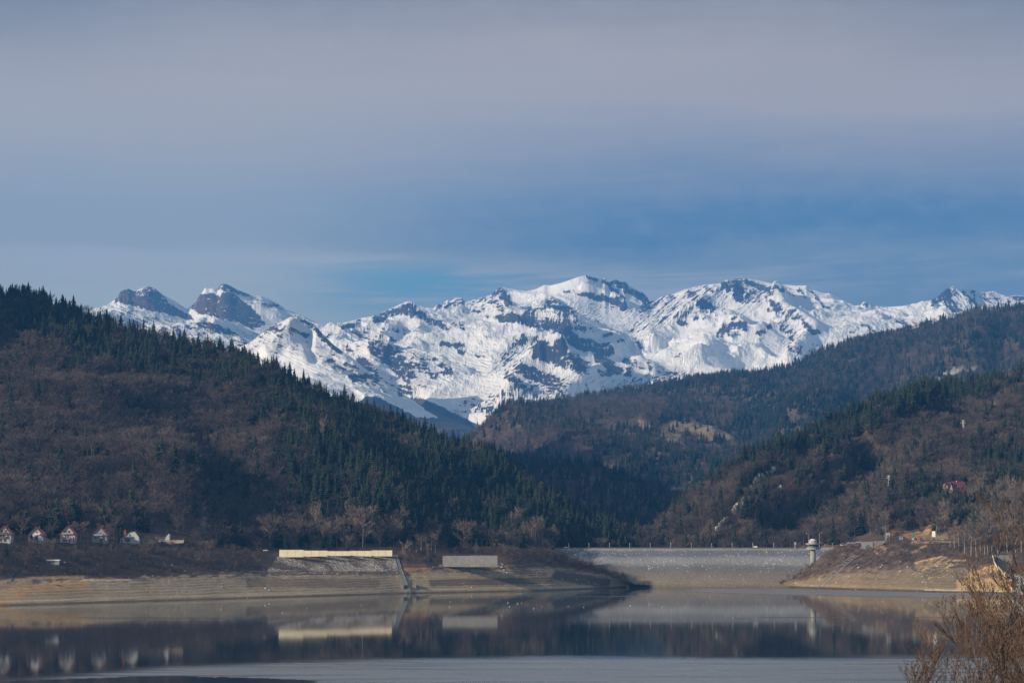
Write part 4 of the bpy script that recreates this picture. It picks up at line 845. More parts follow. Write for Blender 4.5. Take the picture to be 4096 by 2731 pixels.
for s_, key, i, isc in cands:
    if cnt[isc] >= (270 if isc else 200): continue
    cnt[isc] += 1; pickd[key][i] = True; Fx = ALLF[key]
    TREES.append((key, int(Fx[5][i]), float(Fx[0][i]), float(Fx[1][i]), float(Fx[2][i]), float(Fx[6][i]), float(Fx[3][i]), float(Fx[4][i])))
split(F1, pickd['left'], 'left_hill_forest', 'mixed dark conifer and bare brown wood covering the left hillside', 'forest')
split(F4, pickd['right'], 'right_hill_forest', 'bare brown wood with dark conifers along its top on the right hillside', 'forest')
split(F2, np.zeros(len(F2[0]), bool), 'middle_hill_forest', 'dark bluish wood on the low hill behind the left end of the dam', 'forest')
split(F3, np.zeros(len(F3[0]), bool), 'far_hill_forest', 'hazy blue forest on the long hill below the snowy mountains', 'forest')
split(G1, np.zeros(len(G1[0]), bool), 'left_bank_scrub', 'leafless brown scrub on the left bank above the bare silt', 'scrub')
split(G4, np.zeros(len(G4[0]), bool), 'right_bank_scrub', 'low brown scrub on the right bank below the road', 'scrub')

# single trees that stand out in the photograph: (kind, X, base row, height px, ground, label)
SP = []
def special(kind, X, Yb, hpx, H, label, cat, var=0, group=None, wide=1.0):
    p = H.on(X, Yb); SP.append((kind, var, p.x, p.y, p.z-.2, hpx*mpp(p.y), X, Yb, label, cat, group, wide))
special('birch', 1683, 2208, 78, B1, 'round pale leafless tree lit by the sun between the two concrete walls', 'tree', 1, wide=1.7)
special('birch', 1725, 2204, 84, B1, 'pale upright leafless tree just right of the round sunlit one', 'tree', 0)
special('birch', 1740, 2212, 86, B1, 'pale upright leafless tree, right-hand one of the sunlit clump left of the grey wall', 'tree', 2)
special('birch', 1712, 2225, 60, B1, 'slim pale leafless tree at the left edge of the sunlit clump', 'tree', 2)
special('birch', 1320, 2190, 100, H1, 'white-stemmed bare tree standing above the left part of the cream wall', 'tree', 1)
special('birch', 1347, 2190, 105, H1, 'tallest white-stemmed bare tree above the middle of the cream wall', 'tree', 0)
special('birch', 1372, 2190, 80, H1, 'small white-stemmed bare tree right of the tallest one above the cream wall', 'tree', 2)
special('birch', 1400, 2185, 80, H1, 'white-stemmed bare tree beside the rusty tree above the cream wall', 'tree', 1)
special('rust', 1397, 2120, 52, H1, 'small tree still holding rusty orange leaves amid the dark forest', 'tree', 0)
special('bare', 1450, 2195, 165, H1, 'big reddish bare tree rising behind the right part of the cream wall', 'tree', 1)
special('bare', 1080, 2190, 120, H1, 'broad brown bare tree above the left end of the cream wall', 'tree', 1)
special('bare', 1180, 2190, 110, H1, 'round brown bare tree behind the cream wall', 'tree', 3)
special('bare', 1855, 2200, 115, H1, 'ghostly grey bare tree in the dark wood above the grey concrete wall', 'tree', 0)
special('bare', 1978, 2205, 85, H1, 'grey bare tree at the right end of the grey concrete wall', 'tree', 2)
special('bare', 1620, 2240, 75, B1, 'reddish bare tree right beside the top of the spillway chute', 'tree', 0)
special('bare', 322, 2165, 78, H1, 'round-crowned brown tree beside the pink-walled red-roofed house', 'tree', 1)
special('bare', 288, 2150, 62, H1, 'smaller brown tree right behind the pink-walled red-roofed house', 'tree', 0)
special('bare', 428, 2150, 58, H1, 'round grey bare tree beside the grey red-roofed house', 'tree', 3)
special('con', 197, 2155, 62, B1, 'slim conifer alone between the second and third red-roofed houses', 'tree', 2)
special('con', 24, 2225, 62, B1, 'dark conifer below the leftmost house', 'tree', 1)
special('con', 126, 2163, 38, B1, 'small dark conifer in front of the second house from the left', 'tree', 1)
special('bare', 102, 2265, 66, B1, 'round reddish-brown tree on the slope left of the small hut', 'tree', 3, wide=1.2)
special('bare', 97, 2235, 44, B1, 'flat-topped brown tree just behind the round reddish-brown one', 'tree', 1, wide=1.3)
special('bare', 155, 2240, 82, B1, 'wide pale-twigged bare tree below the second house from the left', 'tree', 1, wide=1.3)
special('bare', 205, 2215, 60, B1, 'upright pinkish bare tree below the gap between second and third houses', 'tree', 2)
special('bare', 590, 2235, 70, B1, 'narrow pinkish bare tree below the left end of the tan garden wall', 'tree', 2)
special('bare', 836, 2205, 42, B1, 'pale frosty bush on the bank right of the tan garden wall', 'bush', 0, wide=1.3)
special('bare', 562, 2166, 36, B1, 'pale bare tree at the right end of the low white house', 'tree', 1)
special('birch', 303, 2205, 32, B1, 'small cream-coloured sapling below the pink-walled house', 'tree', 2)
special('birch', 443, 2207, 34, B1, 'small cream-coloured sapling below and right of the grey house', 'tree', 0)
special('con', 2812, 2200, 66, H4, 'dark conifer behind the dam road, leftmost of the three', 'tree', 1, wide=1.3)
special('con', 2870, 2200, 74, H4, 'dark broad conifer behind the dam road, middle of the three', 'tree', 3, wide=1.2)
special('con', 2938, 2200, 104, H4, 'tallest dark conifer behind the dam road', 'tree', 2, wide=1.2)
special('con', 3250, 2040, 110, H4, 'tall dark narrow conifer amid the shaded bare wood above the intake tower', 'tree', 2)
special('con', 3625, 1985, 72, H4, 'dark conifer between the lower pylon and the red-roofed mansion', 'tree', 1)
special('con', 3915, 1765, 46, H4, 'lone dark conifer on the slope right of the upper pylon', 'tree', 2)
special('con', 782, 1990, 80, H1, 'sunlit olive conifer standing out of the bare lower wood on the left', 'tree', 0)
special('con', 820, 1975, 68, H1, 'slim conifer just right of the sunlit olive one', 'tree', 2)
for k, (xx, yb, hh) in enumerate([(3858,2215,150),(3884,2222,175),(3905,2226,150),(3922,2224,160),(3938,2220,140),(3952,2218,155),(3968,2216,140),(3990,2214,150),(4030,2210,165),(4062,2210,180),(3836,2195,110),(3818,2190,100),(3800,2185,90),(4085,2205,150)]):
    special('birch', xx, yb, hh*0.85, B4, '', 'tree', k % 3, 'white-stemmed trees above the sunlit right shore')
    SP[-1] = SP[-1][:8]+(('tall' if hh > 145 else 'short')+' white-stemmed bare tree in the grove above the orange shore',)+SP[-1][9:]
for k, (xx, yb, hh) in enumerate([(3920,1990,72),(3935,2005,60),(3965,2040,70),(4010,2050,66),(4040,2030,60),(4075,2010,64),(3990,2080,60),(4050,2090,70),(3950,2100,60)]):
    special('birch', xx, yb, hh*1.1, H4, '', 'tree', k % 3, 'white-stemmed trees in the wood by the hillside houses')
    SP[-1] = SP[-1][:8]+('white-stemmed bare tree in the dark wood '+('beside the pale hillside house' if xx < 3975 else 'right of the pale hillside house'),)+SP[-1][9:]
# skyline conifers of the left hill, each with its own height
SKC = [(5,36),(30,40),(45,34),(70,44),(95,38),(123,36),(147,40),(170,34),(207,30),(224,42),(255,44),(278,38),(314,36),(363,40),(377,26),(456,36),(480,24),(498,32),(512,26),(536,26),(550,28),(575,34),(597,36),(612,26),(627,40),(645,26),(672,34),(710,26),(822,34),(855,26),(895,44),(907,34),(942,24),(978,34),
       (1016,34),(1060,40),(1098,50),(1122,34),(1136,30),(1160,36),(1175,34),(1193,26),(1214,26),(1262,36),(1300,32),(1325,30),(1340,26),(1358,34),(1371,32),(1386,26),(1425,26),(1438,34),(1455,32),(1484,48),(1496,40),(1510,34),(1545,46),(1560,34),(1583,46),(1600,30),(1640,26),(1660,50),(1678,38),(1697,40),(1722,36),(1756,40),(1775,36),(1804,32),(1824,28),(1842,34),(1866,36),(1880,30)]
for k, (xx, hh) in enumerate(SKC):
    a_ = np.interp(xx, H1.Xc, np.arange(len(H1.Xc))); 
    Yr = np.interp(xx, [q[0] for q in S1], [q[1]+31 for q in S1])
    side = 'above the far left wood' if xx < 450 else 'in front of the twin rocky peaks' if xx < 1000 else 'in front of the pyramid-shaped snowy peak' if xx < 1400 else 'in front of the hazy blue valley slope'
    size_w = 'tall' if hh >= 40 else 'mid-sized' if hh >= 32 else 'small'
    special('con', xx, Yr, hh*1.25, H1, size_w+' skyline conifer '+side, 'tree', k % 4, 'conifers on the left hill skyline')
ORD = ['first','second','third','fourth','fifth','sixth','seventh','eighth','ninth','tenth','eleventh','twelfth','thirteenth','fourteenth','fifteenth','sixteenth','seventeenth','eighteenth','nineteenth','twentieth']+['twenty-'+q for q in ('first','second','third','fourth','fifth','sixth','seventh','eighth','ninth')]+['thirtieth']+['thirty-'+q for q in ('first','second','third','fourth','fifth')]
def emit_trees():
    recs = []
    for key, idx, x, y, z, sz, X, Y in TREES:
        con = idx < 4
        if key == 'left':
            zone = ('above the leftmost chalet' if X < 90 else 'above the second chalet' if X < 210 else 'above the pink-walled chalet' if X < 340 else 'above the grey chalet' if X < 470 else 'above the tan garden wall' if X < 800 else 'left of the cream wall' if X < 1115 else "behind the cream wall's left half" if X < 1340 else "behind the cream wall's right half" if X < 1575 else 'above the spillway chute' if X < 1765 else 'above the grey wall' if X < 2000 else 'by the left dam end')
            lvl = 'low on slope' if Y > 2080 else 'midway up slope' if Y > 1850 else 'high up'
        else:
            zone = ('behind the dam' if X < 3200 else 'above the intake tower' if X < 3420 else 'above the arched portal' if X < 3560 else 'above the billboards' if X < 3760 else 'near the red-roofed mansion' if X < 3900 else 'at the right edge')
            lvl = 'low on slope' if Y > 2060 else 'midway up slope' if Y > 1850 else 'high up'
        kind = 'con' if con else ('bare' if idx < 8 else 'birch')
        look = {'con': 'dark green conifer', 'bare': 'bare brown tree', 'birch': 'pale-stemmed bare tree'}[kind]
        hpx = sz/mpp(y); sw_ = 'Tall' if hpx > 88 else 'Large'
        lab = '%s %s %s %s' % (sw_.lower(), look, lvl, zone)
        recs.append([kind, idx % 4 if con else (idx-4 if kind == 'bare' else idx-8), x, y, z, sz, X, Y, lab, 'tree', ('conifers' if con else 'bare trees')+' in the wood of the '+key+' hillside', 1.0])
    for r_ in SP: recs.append(['light' if r_[0] == 'bare' else r_[0]]+list(r_[1:]))
    by = {}
    for r_ in recs: by.setdefault(r_[8], []).append(r_)
    for lab, rs in by.items():
        if len(rs) < 2: continue
        rs.sort(key=lambda q: q[6])
        for i, r_ in enumerate(rs):
            if i == 0: w_ = 'leftmost'
            elif i == len(rs)-1: w_ = 'rightmost'
            elif i < min(35, (len(rs)+1)//2): w_ = ORD[i]+' from left'
            elif len(rs)-1-i < 36: w_ = ORD[len(rs)-1-i]+' from right'
            else: w_ = 'in the middle'
            r_[8] = lab+', '+w_
    for kind, var, x, y, z, sz, X, Y, lab, cat, grp, wide in recs:
        nm = {'con': 'conifer', 'bare': 'bare_tree', 'light': 'bare_tree', 'birch': 'birch_tree', 'rust': 'rusty_tree'}[kind]
        if cat == 'bush': nm = 'bare_bush'
        t = thing(nm, (x, y, z), lab, cat, grp, rng.random()*6.28); t.scale = (sz*wide, sz*wide, sz)
        if kind == 'con': cm, tm = CONM[var % 4], CONT
        elif kind == 'bare': cm, tm = BAREM[var % 4]
        elif kind == 'light': cm, tm = BAREL[var % 4]
        elif kind == 'birch': cm, tm = BIRM[var % 3]
        else: cm, tm = RUSTM
        for q, me_ in (('crown', cm), ('trunk', tm)):
            o_ = bpy.data.objects.new(q, me_); COL.objects.link(o_); o_.parent = t
rr_ = random.Random(5); rc = MB()
for i in range(420):
    a = rr_.uniform(0, 6.28); z = rr_.uniform(.25, 1); r = .24*math.sqrt(max(0, 1-((z-.6)/.45)**2))*rr_.uniform(.3, 1); p = Vector((r*math.cos(a), r*math.sin(a), z)); d = Vector((rr_.uniform(-1,1), rr_.uniform(-1,1), rr_.uniform(-1,1))).normalized()*.05; e = d.orthogonal()
    rc.add([p-d, p+e, p+d, p-e], [(0,1,2,3)])
RUSTM = (rc.mesh('rusty_crown', m_rust), BARE[0][1].mesh('rusty_trunk', m_bark))
emit_trees()

# ------------------------------------------------------------------ materials for built things
m_conc = mat_basic('concrete', (.25, .25, .235), var=0.22, scale=0.5)
m_conc2 = mat_basic('weathered_concrete', (.20, .195, .185), var=0.5, scale=0.35)
m_white = mat_basic('white_render', (.46, .46, .46), var=0.12, scale=0.7); m_pink = mat_basic('pink_render', (.42, .27, .25), var=0.2); m_grey = mat_basic('grey_render', (.27, .28, .30), var=0.2)
m_redroof = mat_basic('red_roof', (.30, .045, .045), var=0.25, scale=1.0, rough=.6); m_dark = mat_basic('dark_glass', (.03, .035, .045), rough=.2, var=0.1); m_wood = mat_basic('dark_wood', (.10, .065, .045), var=.3)
m_tan = mat_basic('tan_wall', (.40, .31, .25), var=.25, scale=.8); m_steel = mat_basic('galvanised_steel', (.45, .46, .47), rough=.5, var=.15); m_asph = mat_basic('asphalt', (.055, .055, .058)); m_rust2 = mat_basic('rusty_steel', (.16, .12, .09), var=.3)
m_paint = mat_basic('white_paint', (.75, .75, .76), rough=.35, var=.05); m_blue = mat_basic('blue_paint', (.03, .10, .24), rough=.5, var=.2); m_green = mat_basic('green_sign', (.04, .20, .16), rough=.5, var=.1); m_lime = mat_basic('lime_paint', (.42, .50, .08), rough=.4, var=.1)
m_cream = mat_basic('cream_concrete', (.72, .65, .47), var=.22, scale=.3); m_stone = mat_basic('stone', (.42, .40, .37), var=.4, scale=1.2); m_black = mat_basic('rubber_and_hole_black', (.02, .02, .02)); m_yel = mat_basic('pale_yellow_render', (.55, .52, .30), var=.15)

# ------------------------------------------------------------------ dam
def wx_(X, Y, D): p = P(X, Y, D); return p
zc = P(2600, 2192, 2058).z
xl = P(2190, 2192, 2058).x; xr = P(3420, 2192, 2058).x
nx, nz = 420, 70
xs_ = np.linspace(xl, xr, nx)
yc0 = 2058.0; toe = 2001.0-14
U, Vv = np.meshgrid(xs_, np.linspace(0, 1, nz))
zz_ = -7+Vv*(zc-1.6+7); yy_ = toe+Vv*(yc0-1.2-toe)
zz_ = zz_+0.28*fbm(U/2.0, yy_/1.6, 4, 130)+0.15*fbm(U/20, yy_/10, 3, 131)
Xd, Yd = proj(U, yy_, zz_)
hrel = zz_/zc+0.03*fbm(U/14, zz_/2, 3, 132)+0.035*fbm(U/70, zz_/20, 2, 133)
ct = np.array
cd_ = np.zeros(U.shape+(3,))
stops = [(0.0,(.20,.165,.105)),(0.10,(.25,.21,.15)),(0.22,(.235,.20,.165)),(0.34,(.20,.175,.155)),(0.44,(.155,.15,.155)),(0.52,(.17,.17,.175)),(0.62,(.27,.27,.27)),(0.74,(.25,.255,.27)),(0.82,(.15,.16,.19)),(0.92,(.16,.17,.195)),(0.97,(.26,.26,.25)),(1.0,(.25,.25,.25))]
for k in range(3): cd_[..., k] = .82* np.interp(hrel, [q[0] for q in stops], [q[1][k] for q in stops])
stn = np.interp(hrel, [0,.25,.45,.6,.8,1.0], [.0,.02,.08,.22,.20,.3])
dam = thing('dam', (0, 0, 0), 'long straight rockfill dam with banded grey and tan face across the valley', 'dam')
o = grid_mesh('rockfill_face', np.stack([U, yy_, zz_], 2), {'Col': cd_, 'silt': np.clip(1-hrel*2.2, 0, .5), 'stone': stn}, m_bank); o.parent = dam
mb = MB(); mb.add([(xl, yc0-1.25, zc-1.9), (xr, yc0-1.25, zc-1.9), (xr, yc0+12, zc-1.9), (xl, yc0+12, zc-1.9), (xl, yc0-.6, zc-.1), (xr, yc0-.6, zc-.1), (xr, yc0+11, zc-.1), (xl, yc0+11, zc-.1)], [(0,1,5,4),(4,5,6,7),(2,3,7,6),(0,4,7,3),(1,2,6,5)])
mb.build('crest', m_conc2, dam)
mb = MB(); mb.box(xl, xr, yc0+1, yc0+9.5, zc-.1, zc-.06); mb.build('road', m_asph, dam)
mb = MB(); mb.box(xl, xr, yc0-.45, yc0-.2, zc-.1, zc+.75); mb.build('parapet', mat_basic('dark_parapet', (.10,.11,.13), var=.3, scale=.3), dam)
mb = MB(); mb.add([(xl, yc0+11, zc-.3), (xr, yc0+11, zc-.3), (xr, yc0+75, zc-38), (xl, yc0+75, zc-38)], [(0,1,2,3)]); mb.build('rear_slope', mat_basic('rear_grass', (.10,.09,.05)), dam)
# lamp posts on the crest
def lamp_mesh(h=4.6):
    p_ = MB(); p_.tube((0,0,0), (0,0,h), .17, .12, 6); p_.box(-.18, .18, -.18, .18, 0, .25)
    l_ = MB(); l_.lathe([(.05, h-.05), (.24, h+.1), (.30, h+.32), (.22, h+.5), (.05, h+.58)], 8)
    return p_.mesh('post', m_steel), l_.mesh('lamp', m_paint)
LPm = lamp_mesh(3.9)
lx = [2275, 2356, 2438, 2519, 2601, 2683, 2765, 2847, 2929, 3011, 3095, 3178]
for i, X in enumerate(lx):
    p = P(X, 2190, yc0+.4); w_ = ['leftmost lamp post on the dam crest, next to the white car']+[ORD[k]+' lamp post from the left along the dam crest' for k in range(1, 9)]+['lamp post beside the small white cabin on the dam crest', 'lamp post right of the small white cabin on the dam crest', 'rightmost lamp post on the dam, beside the blue sign left of the tower']
    t = thing('lamp_post', (p.x, yc0+.4, zc-.1), 'thin grey '+w_[i], 'lamp post', 'lamp posts along the dam crest')
    for q, me_ in zip(('post', 'lamp'), LPm):
        o_ = bpy.data.objects.new(q, me_); COL.objects.link(o_); o_.parent = t
# tall street lamps
def tall_lamp(X, Yb, Yt, D, label, arm=1):
    p = P(X, Yb, D); h = (Yb-Yt)*mpp(D); t = thing('street_lamp', p, label, 'street lamp')
    mb = MB(); mb.tube((0,0,-1), (0,0,h), .16, .08, 6); mb.build('pole', m_steel, t)
    mb = MB(); mb.tube((0,0,h-.1), (-1.9*arm,0,h+.35), .06, .05, 5); mb.build('arm', m_steel, t)
    mb = MB(); mb.box(-1.9*arm-.5, -1.9*arm+.5, -.16, .16, h+.28, h+.5); mb.build('lamp_head', m_paint, t)
tall_lamp(3235, 2192, 2135, 2052, 'tall lamp mast rising just left of the intake tower cabin', 1)
tall_lamp(3278, 2192, 2131, 2052, 'tall lamp mast rising at the right edge of the intake tower roof', -1)
tall_lamp(3543, 2154, 2111, 2012, 'tall street lamp right beside the map billboard', 1)
tall_lamp(3746, 2158, 2099, 2010, 'tall street lamp right beside the blank cream billboard', 1)
tall_lamp(4002, 2222, 2122, 1990, 'grey street lamp among the white stems at the right', 1)
# ------------------------------------------------------------------ intake tower
D0 = 2019.0; s_ = mpp(D0); p0 = P(3252, 2250, D0)
t = thing('intake_tower', (p0.x, p0.y, p0.z-2), 'pale round concrete intake tower with stacked platforms, joined to the shore by a footbridge', 'tower')
def zr(Y): return P(3252, Y, D0).z-(p0.z-2)
mb = MB(); mb.lathe([(2.35, -4), (2.3, zr(2198))], 28); mb.build('shaft', m_conc, t, True)
mb = MB(); mb.lathe([(5.15, zr(2196.5)), (5.3, zr(2196)), (5.3, zr(2188.5)), (5.1, zr(2188))], 32); mb.build('lower_platform', m_conc, t)
mb = MB(); mb.lathe([(3.3, zr(2187.9)), (3.3, zr(2177.2))], 28); mb.build('valve_room', mat_basic('blue_grey_render', (.07,.10,.15)), t)
for k in range(10):
    a = 2*math.pi*k/10; mb = MB(); mb.tube((4.6*math.cos(a), 4.6*math.sin(a), zr(2187.9)), (4.6*math.cos(a), 4.6*math.sin(a), zr(2177)), .07, .07, 5); mb.build('column', m_conc2, t)
mb = MB(); mb.lathe([(5.9, zr(2176.8)), (6.0, zr(2176)), (6.0, zr(2171.6)), (5.8, zr(2171.4))], 32); mb.build('upper_platform', m_conc, t)
mb = MB(); mb.lathe([(3.6, zr(2171.4)), (3.15, zr(2159))], 28); mb.build('cabin', mat_basic('pale_concrete', (.33,.325,.30), var=.12), t)
mb = MB(); mb.lathe([(3.1, zr(2158.9)), (1.9, zr(2157)), (1.7, zr(2155.2)), (.6, zr(2154.8))], 24); mb.build('roof_cap', m_paint, t)
pb = P(3340, 2190, 2016); e = Vector((pb.x-p0.x, pb.y-p0.y, 0)); L = e.length; rb = math.atan2(e.y, e.x)
br = bpy.data.objects.new('footbridge', None); 
mb = MB(); Mz = Matrix.Rotation(rb, 4, 'Z'); mb.box(4.5, L, -1.1, 1.1, zr(2195.5), zr(2193.5), 0, Mz); mb.box(4.5, L, -1.2, -1.0, zr(2193.4), zr(2188.4), 0, Mz); mb.box(4.5, L, 1.0, 1.2, zr(2193.4), zr(2188.4), 0, Mz); mb.build('footbridge', m_conc, t)

# ------------------------------------------------------------------ walls of the left bank
def panel_wall(name, pieces, D, mat, label, thick=.6, lean=0.0, joints=4):
    p = P(pieces[0][0], pieces[0][3], D); t = thing(name, p, label, 'wall')
    for x0, x1, yt, yb, yb2 in pieces:
        D = min(B1.on(x0+2, yb).y, B1.on(x1-2, yb2).y)-.4
        if lean: D = min(B1.on(xq, 2264).y for xq in range(1772, 1990, 12))-1.2
        a = P(x0, yb, D)-p; b = P(x1, yb2, D)-p; zt = P(x0, yt, D).z-p.z; oy = D-p.y; nj = max(1, int((b.x-a.x)/5)); 
        for j in range(1): 
            mb = MB()
            mb.add([(a.x, oy, a.z-.5), (b.x-.06, oy, b.z-.5), (b.x-.06, oy+2*lean, zt), (a.x, oy+2*lean, zt), (a.x, oy+thick+2*lean, a.z-.5), (b.x-.06, oy+thick+2*lean, b.z-.5), (b.x-.06, oy+thick+2*lean, zt), (a.x, oy+thick+2*lean, zt)],
                   [(0,1,2,3),(5,4,7,6),(3,2,6,7),(0,3,7,4),(1,5,6,2)]); mb.build('panel', mat, t)
        jm = MB()
        for j in range(1, nj):
            xx = a.x+(b.x-a.x)*j/nj; f = (xx-a.x)/(b.x-a.x); zb = a.z+(b.z-a.z)*f
            jm.add([(xx-.05, oy-.03, zb-.4), (xx+.05, oy-.03, zb-.4), (xx+.05, oy+2*lean-.03, zt-.1), (xx-.05, oy+2*lean-.03, zt-.1)], [(0,1,2,3)])
        if nj > 1: jm.build('joint', m_rust2, t)
    return t
panel_wall('concrete_wall', [(1117,1214,2198,2225,2224),(1214,1310,2201,2223,2221),(1310,1400,2203,2220,2219),(1400,1486,2202,2219,2222),(1486,1569,2200,2221,2221)], 1876, m_cream, 'long cream concrete retaining wall stepped along its top, lit by the sun')
panel_wall('concrete_wall', [(1770,1878,2222,2263,2264),(1878,1990,2221,2264,2263)], 1910, m_conc2, 'grey weathered sloping concrete wall near the left end of the dam', lean=1.6)
# stone revetment under the cream wall: built block by block in rows
rdm = random.Random(3); mb = MB()
for r_ in range(20):
    f = r_/19; Yr = 2226+f*(2281-2226); x0 = 1108-f*40; x1 = 1572+f*18; X = x0
    while X < x1:
        w_ = rdm.uniform(3.0, 6.5); g0_ = B1.on(X+w_/2, Yr); Dr_ = g0_.y-.25; a = P(X, Yr, Dr_); b = P(X+w_*.93, Yr, Dr_); hh = 3.0*mpp(Dr_)*1.02; d = rdm.uniform(-.12, .22)
        mb.box(a.x, b.x, a.y-d-.2, a.y+1.0, a.z-hh*rdm.uniform(.8, 1), a.z+rdm.uniform(-.08, .08)); X += w_
m_rev = bpy.data.materials.new('pale_masonry'); m_rev.use_nodes = True; n = NT(m_rev.node_tree)
tc = n.n('ShaderNodeTexCoord').outputs['Object']; vo = n.n('ShaderNodeTexVoronoi', {'Scale': .8}); n.nt.links.new(tc, vo.inputs['Vector'])
big = n.noise(tc, .06, 5, .6); c = n.mix(n.mapr(big, .46, .62), (.60,.585,.57), (.20,.17,.15)); cs = n.n('ShaderNodeSeparateXYZ', {0: vo.outputs['Color']}).outputs[0]; f_ = n.m('MULTIPLY_ADD', cs, .8, .55)
c = n.mix(1.0, c, n.n('ShaderNodeCombineXYZ', {0: f_, 1: f_, 2: f_}).outputs[0], 'MULTIPLY'); b = n.n('ShaderNodeBsdfPrincipled', {'Base Color': c, 'Roughness': .9}); n.n('ShaderNodeOutputMaterial', {'Surface': b.outputs[0]})
o = mb.build('stone_revetment', m_rev); tag(o, 'pale stone-pitched slope below the cream retaining wall', 'embankment')
# rock outcrops on the right hillside
m_crag = mat_basic('pale_crag', (.44,.43,.38), var=.55, scale=.35)
def crag(pts, wpx, n_, label, seed):
    rd = random.Random(seed); mb = MB(); base = H4.on(*pts[0])
    for i in range(n_*2):
        f = rd.random()*(len(pts)-1); k = min(int(f), len(pts)-2); X = pts[k][0]+(pts[k+1][0]-pts[k][0])*(f-k)+rd.gauss(0,.8)*wpx; Y = pts[k][1]+(pts[k+1][1]-pts[k][1])*(f-k)+rd.uniform(-1,1)*wpx*.6
        p = H4.on(X, Y)-base; r = rd.uniform(.8, 2.3); h = r*rd.uniform(1.2, 2.6); m_ = rd.randint(5, 7); prof = [(1.0, -1), (1.0, .25*h), (.72, .7*h), (.25, h)]
        vs = []; 
        for q, z in prof:
            for j in range(m_): a = 2*math.pi*j/m_; rj = r*q*rd.uniform(.65, 1.25); vs.append((p.x+rj*math.cos(a), p.y-1+rj*.8*math.sin(a), p.z+z+rd.uniform(-.3,.3)))
        fs = [(u*m_+j, u*m_+(j+1) % m_, (u+1)*m_+(j+1) % m_, (u+1)*m_+j) for u in range(3) for j in range(m_)]+[tuple(3*m_+j for j in range(m_))]
        mb.add(vs, fs)
    o = mb.build('rock_outcrop', m_crag); o.location = base; tag(o, label, 'rock')
crag([(2938,2048),(2960,2020),(2985,1998)], 7, 60, 'lower steep strip of pale crag on the spur above the dam', 1)
crag([(2995,1990),(3008,1962),(3026,1930),(3050,1912)], 8, 80, 'brightest pale crag strip in the middle of the spur above the dam', 2)
crag([(3078,1895),(3092,1880)], 7, 16, 'small pale crag at the top of the spur above the dam', 3)
crag([(2872,2118),(2905,2078)], 4, 18, 'thin broken line of pale rock at the foot of the spur above the dam', 4)
crag([(3122,1945),(3138,1920)], 4, 12, 'small scattered pale rocks right of the bright crag strip', 5)
crag([(3995,1612),(4030,1570),(4080,1562)], 14, 26, 'grey-tan rocks on the bare slope near the upper right edge', 6)
# spillway chute with its pipe
def ribbon(pts, Hh, wpx):
    return [Hh.on(x, y) for x, y in pts]
path = [(1582,2222),(1590,2250),(1600,2282),(1612,2315),(1624,2345),(1633,2368)]
pp = [B1.on(x, y) for x, y in path]
t = thing('spillway_chute', pp[-1], 'narrow concrete chute running down the bank from the cream wall\'s end to the water', 'chute')
def strip(name, dx0, dx1, dz0, dz1, mat):
    mb = MB()
    for a, b in zip(pp[:-1], pp[1:]):
        a_ = a-pp[-1]; b_ = b-pp[-1]
        vs = [(a_.x+dx0, a_.y, a_.z+dz0), (a_.x+dx1, a_.y, a_.z+dz0), (b_.x+dx1, b_.y, b_.z+dz0), (b_.x+dx0, b_.y, b_.z+dz0)]; vt = [(x, y, z+dz1-dz0) for x, y, z in vs]
        mb.add(vs+vt, [(4,5,6,7),(0,1,5,4),(1,2,6,5),(2,3,7,6),(3,0,4,7)])
    return mb.build(name, mat, t)
strip('side_wall', -1.5, -1.0, -.6, .6, m_conc2); strip('side_wall', 1.2, 1.7, -.6, .5, m_conc2); strip('channel_floor', -1.0, 1.2, -.5, .05, mat_basic('wet_channel', (.035,.045,.06), rough=.3))
mb = MB()
for a, b in zip(pp[:-1], pp[1:]): mb.tube(a-pp[-1]+Vector((.3,0,.45)), b-pp[-1]+Vector((.3,0,.45)), .3, .3, 10)
mb.build('pipe', mat_basic('blue_grey_pipe', (.13,.16,.20), rough=.4), t)
for xx, yy, w_, h_ in ((1608, 2353, 13, 15), (1622, 2354, 5, 15), (1657, 2352, 16, 12), (1664, 2350, 22, 10)):
    p = B1.on(xx, yy); k = mpp(p.y)
    mb = MB(); mb.box(-w_*k/2, w_*k/2, 0, 2.5, -.5, h_*k); lab = {1608: 'square concrete block left of the foot of the chute', 1622: 'narrow concrete post touching the foot of the chute', 1657: 'low concrete block just right of the chute foot', 1664: 'long low concrete sill right of the chute foot'}[xx]
    mb.box(-w_*k/2-.1, w_*k/2+.1, -.1, 2.6, h_*k, h_*k+.25); single(mb, 'concrete_block', m_conc2, p, lab, 'block')
p = B1.on(1575, 2371); mb = MB()
for k in range(5): mb.tube((-6, -1+k*.5, .15), (5.5+.4*k, -1+k*.5, .2), .22, .2, 6)
mb.box(-3, 1.5, -.8, 1, .3, .7); single(mb, 'log_raft', m_wood, (p.x, p.y-4, .0), 'dark flat log raft at the waterline left of the chute', 'raft')

